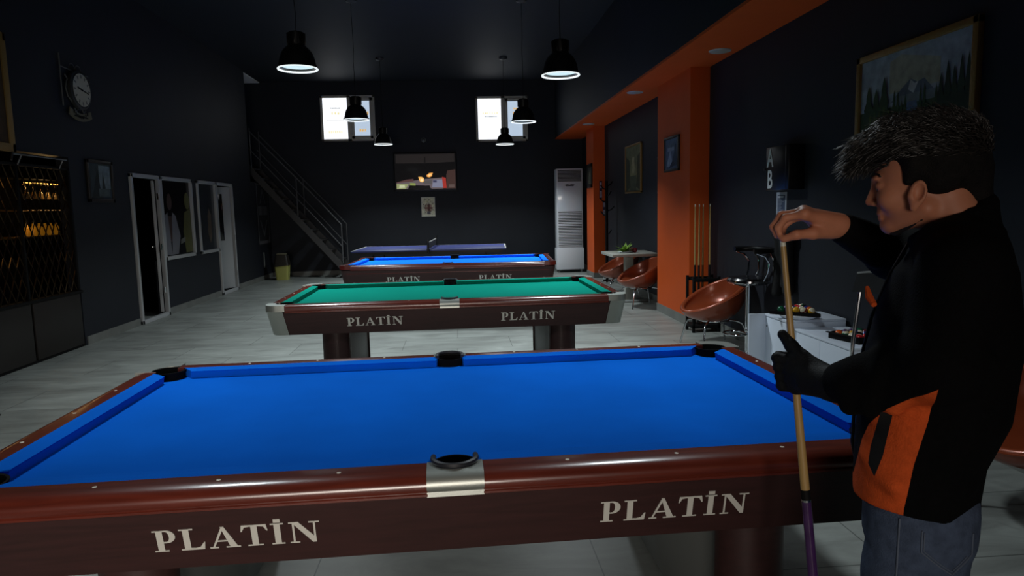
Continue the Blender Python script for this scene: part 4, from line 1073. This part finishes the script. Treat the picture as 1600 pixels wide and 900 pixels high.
# ------------------------------------------------------------------ organic modelling: distance field -> surface nets
class Field:
    def __init__(s, xs, ys, zs):
        s.x = np.asarray(xs, np.float32); s.y = np.asarray(ys, np.float32); s.z = np.asarray(zs, np.float32)
        s.D = np.full((len(s.x), len(s.y), len(s.z)), 0.5, np.float32)
    def op(s, fn, lo, hi, k=0.02, mode='add', m=.05):
        i0, i1 = np.searchsorted(s.x, [lo[0]-m, hi[0]+m]); j0, j1 = np.searchsorted(s.y, [lo[1]-m, hi[1]+m]); l0, l1 = np.searchsorted(s.z, [lo[2]-m, hi[2]+m])
        if i1 <= i0 or j1 <= j0 or l1 <= l0: return
        X, Y, Z = np.meshgrid(s.x[i0:i1], s.y[j0:j1], s.z[l0:l1], indexing='ij')
        d = fn(X, Y, Z); A = s.D[i0:i1, j0:j1, l0:l1]
        if mode == 'add':
            h = np.maximum(k-np.abs(A-d), 0)/k; s.D[i0:i1, j0:j1, l0:l1] = np.minimum(A, d)-h*h*k*.25
        elif mode == 'sub':
            h = np.maximum(k-np.abs(A+d), 0)/k; s.D[i0:i1, j0:j1, l0:l1] = np.maximum(A, -d)+h*h*k*.25
        else: s.D[i0:i1, j0:j1, l0:l1] = np.maximum(A, d)
    def cone(s, a, b, ra, rb, k=.02, mode='add'):
        a = np.array(a, float); b = np.array(b, float); ab = b-a; L = (ab**2).sum()+1e-12
        def fn(X, Y, Z):
            t = np.clip(((X-a[0])*ab[0]+(Y-a[1])*ab[1]+(Z-a[2])*ab[2])/L, 0, 1)
            return np.sqrt((X-a[0]-t*ab[0])**2+(Y-a[1]-t*ab[1])**2+(Z-a[2]-t*ab[2])**2)-(ra+(rb-ra)*t)
        r = max(ra, rb); s.op(fn, np.minimum(a, b)-r, np.maximum(a, b)+r, k, mode)
    def chain(s, pts, rs, k=.02, mode='add'):
        for i in range(len(pts)-1): s.cone(pts[i], pts[i+1], rs[i], rs[i+1], k, mode)
    def ell(s, c, r, rot=None, k=.02, mode='add'):
        R = np.eye(3) if rot is None else np.array(Euler(rot).to_matrix())
        def fn(X, Y, Z):
            x, y, z = X-c[0], Y-c[1], Z-c[2]
            u = (R[0, 0]*x+R[1, 0]*y+R[2, 0]*z)/r[0]; v = (R[0, 1]*x+R[1, 1]*y+R[2, 1]*z)/r[1]; w = (R[0, 2]*x+R[1, 2]*y+R[2, 2]*z)/r[2]
            n = np.sqrt(u*u+v*v+w*w)+1e-6; g = np.sqrt((u/r[0])**2+(v/r[1])**2+(w/r[2])**2)+1e-6
            return n*(n-1)/g
        m = max(r); s.op(fn, np.array(c)-m, np.array(c)+m, k, mode)
    def stack(s, table, k=.02, pw=2.3):      # rows: z, centre f, half f, half l
        T = np.array(table, float)
        def fn(X, Y, Z):
            cf = np.interp(Z, T[:, 0], T[:, 1]); hf = np.interp(Z, T[:, 0], T[:, 2]); hl = np.interp(Z, T[:, 0], T[:, 3])
            n = (np.abs((X-cf)/hf)**pw+np.abs(Y/hl)**pw)**(1/pw); d = (n-1)*np.minimum(hf, hl)
            dz = np.maximum(T[0, 0]-Z, Z-T[-1, 0]); return np.maximum(d, dz)
        w = max(T[:, 2].max()+abs(T[:, 1]).max(), T[:, 3].max()); s.op(fn, np.array([-w, -w, T[0, 0]]), np.array([w, w, T[-1, 0]]), k)
    def mesh(s):
        D = s.D; S_ = D < 0
        c = [(i, j, l) for i in (0, 1) for j in (0, 1) for l in (0, 1)]
        nx, ny, nz = [n-1 for n in D.shape]
        cnt = np.zeros((nx, ny, nz), np.int8)
        for i, j, l in c: cnt += S_[i:i+nx, j:j+ny, l:l+nz]
        cells = np.argwhere((cnt > 0) & (cnt < 8)); idx = np.full((nx, ny, nz), -1, np.int64); idx[tuple(cells.T)] = np.arange(len(cells))
        P = np.zeros((len(cells), 3)); n = np.zeros(len(cells)); I, J, K = cells.T
        xyz = (s.x, s.y, s.z)
        def corner(o):
            a, b, d = I+o[0], J+o[1], K+o[2]; return D[a, b, d].astype(float), np.stack([s.x[a], s.y[b], s.z[d]], 1)
        for p in c:
            for ax in range(3):
                if p[ax] == 0:
                    q = list(p); q[ax] = 1; d0, p0 = corner(p); d1, p1 = corner(q); m = (d0 < 0) != (d1 < 0)
                    t = np.where(m, d0/np.where(m, d0-d1, 1), 0); P[m] += (p0+(p1-p0)*t[:, None])[m]; n[m] += 1
        P /= n[:, None]; F = []
        for ax in range(3):
            sl0 = [slice(0, None)]*3; sl1 = [slice(0, None)]*3; sl0[ax] = slice(0, -1); sl1[ax] = slice(1, None)
            a = S_[tuple(sl0)]; b = S_[tuple(sl1)]; E = np.argwhere(a != b); flip = a[tuple(E.T)]
            u, v = [(1, 2), (2, 0), (0, 1)][ax]
            ok = (E[:, u] > 0) & (E[:, v] > 0) & (E[:, u] < D.shape[u]-1) & (E[:, v] < D.shape[v]-1); E = E[ok]; flip = flip[ok]
            def g(du, dv):
                e = E.copy(); e[:, u] += du; e[:, v] += dv; return idx[tuple(e.T)]
            Q = np.stack([g(-1, -1), g(0, -1), g(0, 0), g(-1, 0)], 1); Q[~flip] = Q[~flip][:, ::-1]; F.append(Q)
        F = np.concatenate(F); F = F[(F >= 0).all(1)]
        return P, F
# person frame: f forward, l to the person's left (towards the camera), z up
PO = Vector((1.04178, -1.16843, 0)); PF = Vector((-.81829, .57481, 0)); PL = Vector((-.57481, -.81829, 0))
PM = Matrix(((PF.x, PL.x, 0), (PF.y, PL.y, 0), (0, 0, 1)))
def np_mesh(name, P, F, m, parent, smooth_it=2, sharp=None):
    me = bpy.data.meshes.new(name); me.from_pydata(P.tolist(), [], F.tolist())
    bm = bmesh.new(); bm.from_mesh(me)
    for _ in range(smooth_it): bmesh.ops.smooth_vert(bm, verts=bm.verts, factor=.5, use_axis_x=True, use_axis_y=True, use_axis_z=True)
    bm.to_mesh(me); bm.free()
    for mm in (m if isinstance(m, list) else [m]): me.materials.append(mm)
    me.shade_smooth(); o = bpy.data.objects.new(name, me); COL.objects.link(o); o.parent = parent; return o
man = thing('person', 'young man with tousled dark hair, black and orange jacket and jeans, holding a cue upright', 'person', PO, 0)
# the thing's axes: local x = forward, y = left. PF,PL,Z is left-handed-checked below
man.rotation_euler = (0, 0, math.atan2(PF.y, PF.x))
def ax(*segs):
    out = []
    for a, b, st in segs: out += list(np.arange(a, b-1e-9, st))
    return np.array(out+[segs[-1][1]])

# joints
HEADC = (-.012, 0, 1.585)
SHL, ELL_, WRL = (-.075, .165, 1.375), (-.045, .225, 1.195), (.150, .085, 1.105)
SHR, ELR, WRR = (-.055, -.165, 1.385), (.055, -.255, 1.372), (.168, -.085, 1.452)
# ---- body (skin): one continuous surface
B = Field(ax((-.26, -.13, .008), (-.13, .33, .0032)), ax((-.32, -.10, .006), (-.10, .12, .0032), (.12, .34, .008)), ax((0, 1.00, .012), (1.00, 1.72, .0032)))
# torso, legs
B.stack([(.80, -.02, .09, .15), (.95, -.035, .10, .14), (1.10, -.04, .10, .145), (1.30, -.06, .095, .165), (1.40, -.075, .075, .14), (1.43, -.08, .05, .10)], .03)
for s_ in (-1, 1):
    B.chain([(-.03, s_*.085, .86), (-.01+.02*s_, s_*.10, .48), (-.04+.02*s_, s_*.105, .09)], [.085, .055, .038], .03)
    B.chain([(-.05+.02*s_, s_*.105, .05), (.10+.02*s_, s_*.12, .035)], [.035, .03], .03)
    sh, el, wr = (SHL, ELL_, WRL) if s_ > 0 else (SHR, ELR, WRR)
    B.chain([(-.06, s_*.08, 1.39), sh, el, wr], [.06, .045, .036, .024], .03)
# neck, head (tilted down over the cue)
B.cone((-.088, 0, 1.40), (-.042, 0, 1.515), .062, .055, .03)
B.ell((-.012, 0, 1.588), (.098, .075, .090), (0, .12, 0), .02)
B.ell((.028, 0, 1.525), (.055, .056, .075), (0, .25, 0), .03)
for s_ in (-1, 1):
    B.cone((-.010, s_*.052, 1.490), (.046, s_*.014, 1.456), .017, .017, .025)      # jaw line
    B.ell((.058, s_*.036, 1.513), (.022, .020, .022), None, .02)                    # cheek
    B.ell((.084, s_*.019, 1.557), (.012, .020, .007), (0, .2, 0), .012)             # brow
    B.ell((.092, s_*.031, 1.539), (.016, .014, .010), None, .010, 'sub')            # eye socket
    B.ell((.072, s_*.030, 1.538), (.0125, .0135, .0115), None, .004)                # eyeball with lid
    B.ell((.072, s_*.030, 1.542), (.0145, .0155, .009), None, .004)
    # ear
    B.ell((.006, s_*.078, 1.522), (.018, .009, .029), (0, -.18, -s_*.30), .006)
    B.ell((.004, s_*.0855, 1.526), (.0105, .009, .019), (0, -.18, -s_*.30), .003, 'sub')
    B.ell((.018, s_*.078, 1.518), (.006, .006, .008), None, .004)
    B.ell((.011, s_*.077, 1.494), (.008, .005, .009), None, .006)
B.cone((.086, 0, 1.545), (.097, 0, 1.507), .007, .0095, .012)                       # nose
for s_ in (-1, 1): B.ell((.088, s_*.010, 1.503), (.009, .007, .0065), None, .006)
B.ell((.068, 0, 1.487), (.014, .020, .010), None, .012)
B.ell((.0745, 0, 1.481), (.009, .019, .0048), (0, .2, 0), .004); B.ell((.0715, 0, 1.471), (.009, .016, .0052), (0, .1, 0), .004)
B.ell((.056, 0, 1.453), (.019, .020, .015), None, .016)
# right hand pinching the cue tip
def hand(F_, wr, mcps, fingers, thumb, rp, k=.009):
    for m_ in mcps: F_.cone(wr, m_, .017, rp, .014)
    for i in range(len(mcps)-1): F_.cone(mcps[i], mcps[i+1], rp, rp, .01)
    for f_ in fingers: F_.chain(f_[0], f_[1], .005)
    F_.chain(thumb[0], thumb[1], .008)
RH_m = [(.232, .004, 1.482), (.236, -.018, 1.487), (.233, -.040, 1.483), (.226, -.060, 1.474)]
RH_f = [([RH_m[0], (.272, .008, 1.474), (.289, .006, 1.450), (.284, .004, 1.430)], [.0105, .0090, .0080, .0068]),
        ([RH_m[1], (.285, -.012, 1.480), (.303, -.010, 1.452), (.293, -.006, 1.430)], [.0105, .0092, .0080, .0068]),
        ([RH_m[2], (.280, -.034, 1.478), (.303, -.030, 1.455), (.297, -.022, 1.432)], [.0100, .0088, .0076, .0064]),
        ([RH_m[3], (.262, -.055, 1.470), (.284, -.052, 1.452), (.284, -.042, 1.434)], [.0092, .0078, .0068, .0058])]
hand(B, WRR, RH_m, RH_f, ([(.182, -.070, 1.440), (.215, -.018, 1.436), (.247, .010, 1.434), (.275, .009, 1.424)], [.019, .0135, .0105, .0085]), .0125)
B.cone(WRR, (.205, -.050, 1.462), .024, .022, .02)
# left hand closed round the cue, thumb up (inside the glove)
LH_m = [(.238, .040, 1.137), (.243, .041, 1.117), (.240, .041, 1.097), (.234, .040, 1.078)]
LH_f = []
for i, m_ in enumerate(LH_m):
    z = m_[2]-.002*i; x0_ = .012*(1.137-m_[2])/.06
    LH_f.append(([m_, (.279-x0_, .030, z+.004), (.281-x0_, .002, z+.002), (.258-x0_, -.018, z), (.238-x0_, -.010, z)], [.0125, .0115, .0105, .0098, .0085]))
LH_t = ([(.180, .058, 1.126), (.222, .040, 1.150), (.250, .022, 1.172), (.272, .012, 1.196)], [.019, .0145, .0125, .0095])
hand(B, WRL, LH_m, LH_f, LH_t, .014)
B.cone(WRL, (.205, .058, 1.106), .027, .026, .02)
P, Fc = B.mesh()
M_skin = mat('skin', (196, 128, 98), .5, spec=.35, noise=.06, nscale=25)
MATS['skin'].node_tree.nodes['Principled BSDF'].inputs['Subsurface Weight'].default_value = .08
body = np_mesh('body', P, Fc, M_skin, man, 1)
# facial details
q = MB()
for s_ in (-1, 1):
    for i in range(14):
        u = i/13; q.tube([(.094-.018*u, s_*(.010+.034*u), 1.560+.004*math.sin(u*PI)), (.097-.019*u, s_*(.014+.034*u), 1.566+.003*math.sin(u*PI))], [.0022, .0008], 4)
q.build('eyebrows', mat('brow_hair', (24, 18, 15), .8), man)
q = MB(); q.sphere((.0745, .0305, 1.5365), .0105, 16); q.sphere((.0745, -.0305, 1.5365), .0105, 16); q.build('eyes', mat('eye_dark', (60, 50, 44), .2), man)
# stubble / beard under the chin
q = Field(ax((-.03, .09, .003)), ax((-.07, .07, .003)), ax((1.41, 1.49, .003)))
q.ell((.050, 0, 1.449), (.0225, .022, .0135), None, .01)
for s_ in (-1, 1): q.cone((-.004, s_*.050, 1.474), (.044, s_*.012, 1.447), .009, .014, .01)
P, Fc = q.mesh(); np_mesh('beard', P, Fc, mat('beard_dark', (34, 26, 23), .9, bump=.6, bscale=400), man, 1)

# ---- hair
H = Field(ax((-.16, .19, .0035)), ax((-.12, .12, .0035)), ax((1.46, 1.71, .0035)))
H.ell((-.022, 0, 1.612), (.100, .085, .074), (0, .1, 0), .02)
H.ell((-.050, 0, 1.580), (.066, .077, .066), None, .02)
H.ell((.030, 0, 1.632), (.075, .068, .042), (0, .35, 0), .02)
H.chain([(.045, 0, 1.640), (.095, .0, 1.618), (.128, .005, 1.586)], [.042, .030, .016], .02)
H.chain([(-.085, 0, 1.56), (-.100, 0, 1.515)], [.045, .030], .02)
for s_ in (-1, 1): H.chain([(.016, s_*.067, 1.585), (.024, s_*.0675, 1.548)], [.022, .009], .015); H.ell((-.030, s_*.060, 1.560), (.040, .022, .040), None, .02)
# clear the face and the ears
H.cone((.10, -.1, 1.520), (.10, .1, 1.520), .050, .050, .01, 'sub')
for s_ in (-1, 1): H.ell((.008, s_*.085, 1.508), (.018, .022, .034), None, .008, 'sub')
P, Fc = H.mesh()
M_hair = mat('dark_hair', (20, 17, 16), .8, spec=.2, noise=.4, nscale=60, bump=.4, bscale=300); M_lock = mat('hair_locks', (44, 39, 36), .42, spec=.8, noise=.3, nscale=60)
hb = np_mesh('hair', P, Fc, M_hair, man, 1)
q = MB(); rr = random.Random(21)
bmh = bmesh.new(); bmh.from_mesh(hb.data); bmh.faces.ensure_lookup_table(); bmh.normal_update()
fl = [f for f in bmh.faces if f.calc_center_median().z > 1.60 or (f.calc_center_median().x > .05 and f.calc_center_median().z > 1.565)]
for i in range(3600):
    f = rr.choice(fl); c = f.calc_center_median(); n = f.normal
    top = max(0, min(1, (c.z-1.575)/.06)); front = max(0, min(1, (c.x+.02)/.12))
    L_ = (.014+.036*top*rr.uniform(.4, 1.2)+.004*front)*rr.uniform(.6, 1.25)
    flow = Vector((1.0, rr.uniform(-.35, .35)+c.y*3, -.55+.6*(1-front)+rr.uniform(-.3, .3)))
    if c.z < 1.60 and front < .3: flow = Vector((-.25, 0, -1))
    flow = (flow-n*flow.dot(n)*.8).normalized()
    p0 = c-n*.003; p1 = c+flow*L_*.5+n*(.004+.012*top*rr.random()); p2 = c+flow*L_+n*(.002+.022*max(top, front)*rr.uniform(-.5, 1))+Vector((0, 0, -.004*front))
    w = rr.uniform(.0010, .0022)
    q.tube([p0, p1, p2], [w, w*.8, .0002], 3, caps=False)
q.build('hair_locks', M_lock, hb, sharp=180)
bmh.free()

# ---- jacket
J = Field(ax((-.25, .24, .0042)), ax((-.36, .33, .0042)), ax((.785, 1.53, .0042)))
J.stack([(.790, -.020, .122, .182), (.87, -.014, .124, .190), (.95, -.018, .128, .196), (1.05, -.038, .146, .198), (1.18, -.050, .145, .200), (1.28, -.058, .132, .200), (1.36, -.068, .112, .180), (1.41, -.078, .085, .135), (1.44, -.082, .070, .085)], .05, 2.25)
for s_, (sh, el, wr) in ((1, (SHL, ELL_, WRL)), (-1, (SHR, ELR, WRR))):
    J.cone((-.070, s_*.07, 1.405), sh, .070, .066, .05); J.cone(sh, el, .068, .064 if s_ > 0 else .058, .035)
    w = Vector(wr); e = Vector(el); c = w+(e-w)*.12
    J.cone(el, tuple(c), .064 if s_ > 0 else .058, .047 if s_ > 0 else .038, .03)
    if s_ > 0: J.ell((.085, .145, 1.122), (.060, .048, .054), None, .035)
rr = random.Random(6)
# folds
for (a, b, r_) in (((-.13, .20, 1.20), (.0, .21, 1.16), .012), ((.03, .21, 1.10), (-.03, .25, 1.235), .014), ((.075, .19, 1.085), (.05, .215, 1.19), .012), ((.115, .165, 1.075), (.105, .165, 1.15), .010),
                    ((-.14, .12, 1.07), (-.06, .19, 1.0), .010), ((-.10, .13, .94), (-.04, .18, .90), .008), ((.02, .19, .93), (.08, .12, .97), .010), ((.09, -.18, 1.36), (.12, -.15, 1.44), .008)):
    J.cone(a, b, r_, r_*.6, .03)
# collar
J.chain([(-.105, 0, 1.45), (-.112, 0, 1.495)], [.045, .030], .02)
for k in range(14):
    a0, a1 = 2*PI*k/14, 2*PI*(k+1)/14
    f_ = lambda a: (-.055-.060*math.cos(a), .064*math.sin(a), 1.468+.020*math.cos(a)-.014*(1-math.cos(a)))
    J.cone(f_(a0), f_(a1), .014, .014, .012)
J.cone((-.060, 0, 1.46), (-.035, 0, 1.56), .052, .056, .008, 'sub')
J.op(lambda X, Y, Z: (.838+.06*X+.17*np.maximum(Y, 0))-Z, (-.26, -.36, .80), (.26, .36, 1.0), mode='int')
P, Fc = J.mesh()
M_jk = mat('jacket_black', (9, 9, 10), .9, spec=.1, noise=.2, nscale=90, bump=.25, bscale=260)
M_jo = mat('jacket_orange', (214, 88, 38), .85, spec=.15, noise=.12, nscale=60, bump=.25, bscale=260)
jk = np_mesh('jacket', P, Fc, [M_jk, M_jo, mat('pocket_dark', (8, 8, 9), .9)], man, 2)
# orange side panel cut into the jacket along its own outline (f, z)
OR = [(.088, 1.00), (.098, .945), (.106, .90), (.125, .862), (.122, .80), (.055, .80), (.008, .80), (.004, .885), (-.010, .985), (-.030, 1.075), (-.042, 1.165), (.040, 1.10), (.075, 1.04)]
PK = [(.052, 1.085), (.070, .995), (.073, .960), (.060, .938), (.046, .985), (.030, 1.085)]
def cut(o, poly, mi, ymin):
    bm = bmesh.new(); bm.from_mesh(o.data)
    xs_ = [p[0] for p in poly]; zs_ = [p[1] for p in poly]; n = len(poly)
    for i in range(n):
        a, b = poly[i], poly[(i+1) % n]; lo = (min(a[0], b[0])-.012, min(a[1], b[1])-.012); hi = (max(a[0], b[0])+.012, max(a[1], b[1])+.012)
        fs = [f for f in bm.faces if (lambda c: c.y > ymin and lo[0] < c.x < hi[0] and lo[1] < c.z < hi[1])(f.calc_center_median())]
        geom = list({e for f in fs for e in f.edges})+fs+list({v for f in fs for v in f.verts})
        d = Vector((b[0]-a[0], 0, b[1]-a[1])); nrm = Vector((-d.z, 0, d.x))
        if d.length > 0: bmesh.ops.bisect_plane(bm, geom=geom, plane_co=(a[0], 0, a[1]), plane_no=nrm.normalized(), dist=1e-6)
    for f in bm.faces:
        c = f.calc_center_median()
        if c.y < ymin: continue
        ins = False
        for i in range(n):
            x0_, z0_ = poly[i]; x1_, z1_ = poly[(i+1) % n]
            if (z0_ > c.z) != (z1_ > c.z) and c.x < (x1_-x0_)*(c.z-z0_)/(z1_-z0_)+x0_: ins = not ins
        if ins: f.material_index = mi
    bm.to_mesh(o.data); bm.free()
cut(jk, OR, 1, .03); cut(jk, PK, 2, .03)
q = MB(); q.tube([(.075, .118, 1.292), (.086, .098, 1.305), (.092, .080, 1.325)], [.006, .008, .004], 8); q.build('orange_zip_trim', M_jo, jk)
q = MB(); q.tube([(.095, 0, .86), (.115, 0, .95), (.112, 0, 1.10), (.085, 0, 1.25), (.050, 0, 1.35), (.012, 0, 1.43)], .004, 6); q.build('zip', M_rubber, jk)

# ---- jeans and shoes
Jn = Field(ax((-.20, .17, .0045)), ax((-.21, .21, .0045)), ax((.03, .93, .006)))
Jn.stack([(.79, -.020, .108, .155), (.92, -.022, .108, .160)], .05)
for s_ in (-1, 1):
    Jn.chain([(-.028, s_*.078, .85), (-.018, s_*.090, .70), (-.005+.02*s_, s_*.100, .46), (-.035+.02*s_, s_*.105, .09)], [.104, .094, .075, .070], .03)
    for z in (.14, .17, .21, .46, .50): Jn.cone((-.10, s_*.05, z), (.03, s_*.15, z+.015), .012, .012, .03)
Jn.ell((-.068, .055, .80), (.050, .065, .07), None, .04); Jn.ell((-.068, -.055, .80), (.050, .065, .07), None, .04)
P, Fc = Jn.mesh()
M_jean = mat('denim', (72, 84, 106), .85, spec=.15, noise=.22, nscale=45, bump=.3, bscale=300)
jn = np_mesh('jeans', P, Fc, M_jean, man, 2)
from mathutils.bvhtree import BVHTree
bv = BVHTree.FromPolygons([v.co.copy() for v in jn.data.vertices], [list(p.vertices) for p in jn.data.polygons])
def onj(f, z, l=.4):
    h = bv.ray_cast(Vector((f, l, z)), Vector((0, -1, 0))); return (h[0]+h[1]*.001 if h[0] is not None else None)
def seam(pts, name, r, m):
    P_ = []
    for i in range(len(pts)-1):
        for k in range(8):
            u = k/8; h = onj(pts[i][0]*(1-u)+pts[i+1][0]*u, pts[i][1]*(1-u)+pts[i+1][1]*u)
            if h is not None: P_.append(h)
    if len(P_) > 2: MB().tube(P_, r, 5).build(name, m, jn)
M_st = mat('denim_seam', (88, 98, 116), .85)
seam([(.010, .86), (.012, .72), (.016, .60), (.018, .45), (.0, .12)], 'side_seam', .0022, M_st)
seam([(-.030, .845), (-.030, .80), (-.085, .755), (-.118, .79), (-.118, .845)], 'back_pocket', .0018, M_st)
seam([(-.034, .842), (-.034, .803), (-.084, .762), (-.113, .793)], 'back_pocket', .0012, M_st)
for s_ in (-1, 1):
    Sh = Field(ax((-.13, .22, .005)), ax((s_*.11-.07, s_*.11+.07, .005)), ax((0.002, .15, .005)))
    x_ = .02*s_; Sh.chain([(-.055+x_, s_*.105, .045), (.03+x_, s_*.112, .05), (.12+x_, s_*.125, .035)], [.045, .045, .034], .02); Sh.cone((-.04+x_, s_*.105, .06), (-.035+x_, s_*.105, .10), .045, .048, .02)
    Sh.ell((.02+x_, s_*.112, .012), (.14, .048, .016), (0, 0, .09*s_), .01)
    Sh.op(lambda X, Y, Z: .004-Z, (-.2, -.2, 0), (.3, .3, .01), mode='int')
    P, Fc = Sh.mesh(); np_mesh('shoe', P, Fc, mat('shoe_black', (20, 20, 22), .6), man, 1)
# ---- glove over the left hand
G = Field(ax((.12, .30, .0028)), ax((-.04, .13, .0028)), ax((1.04, 1.22, .0028)))
grow = .0022
hand(G, WRL, LH_m, [(f_[0], [a+grow for a in f_[1]]) for f_ in LH_f], (LH_t[0], [a+grow for a in LH_t[1]]), .014+grow)
G.cone(WRL, (.205, .058, 1.102), .038, .032, .02); G.cone((.125, .100, 1.108), WRL, .043, .038, .01)
P, Fc = G.mesh(); np_mesh('glove', P, Fc, mat('glove_black', (12, 14, 18), .65, spec=.25, bump=.2, bscale=300), man, 1)

# ---- the cue he holds
def Wp(f, l, z): return Vector((PO.x, PO.y, 0))+PF*f+PL*l+Vector((0, 0, z))
tip = Wp(.2795, .0, 1.428); low = Wp(.207, .002, .76); dr = (low-tip).normalized(); L_ = (tip.z-.012)/(-dr.z)
t = thing('pool_cue', 'maple pool cue with purple butt held upright by the young man', 'cue', tip+dr*L_)
loc = lambda s_: tip+dr*s_-t.location
MB().tube([loc(.022), loc(.615)], [.0066, .0106], 20).build('shaft', M_cuewood, t)
MB().tube([loc(.0), loc(.022)], [.0064, .0066], 20).build('ferrule', mat('held_ferrule', (206, 206, 190), .4), t)
MB().tube([loc(-.007), loc(.0)], [.0058, .0064], 20).build('leather_tip', mat('tip_blue', (70, 90, 120), .8), t)
MB().tube([loc(.615), loc(.640)], [.0109, .0112], 20).build('joint_collar', M_black, t)
MB().tube([loc(.640), loc(.645)], [.01125, .01125], 20).build('joint_ring', M_chrome, t)
MB().tube([loc(.645), loc(L_)], [.0112, .0150], 20).build('butt', mat('purple_butt', (64, 34, 82), .25, coat=.5, noise=.3, nscale=20), t)

# coat hanging on the stool back -----------------------------------------
K = Field(ax((-.08, .10, .006)), ax((-.20, .20, .006)), ax((.46, 1.12, .006)))
K.cone((0, -.13, 1.07), (0, .13, 1.07), .035, .035, .02)
K.chain([(.02, -.10, 1.04), (.03, -.08, .80), (.03, -.10, .56)], [.045, .045, .055], .05); K.chain([(.02, .08, 1.04), (.03, .09, .80), (.02, .11, .52)], [.045, .045, .05], .05)
K.chain([(.02, 0, 1.04), (.05, 0, .80), (.05, .0, .60)], [.045, .04, .045], .03)
P, Fc = K.mesh()
c_o = np_mesh('hanging_coat', P, Fc, mat('coat_black', (13, 13, 15), .9, bump=.3, bscale=60), None, 2)
c_o.location = (3.02, 3.55, .14); tag(c_o, 'black coat hanging against the dark wall behind the bar stool', 'coat')
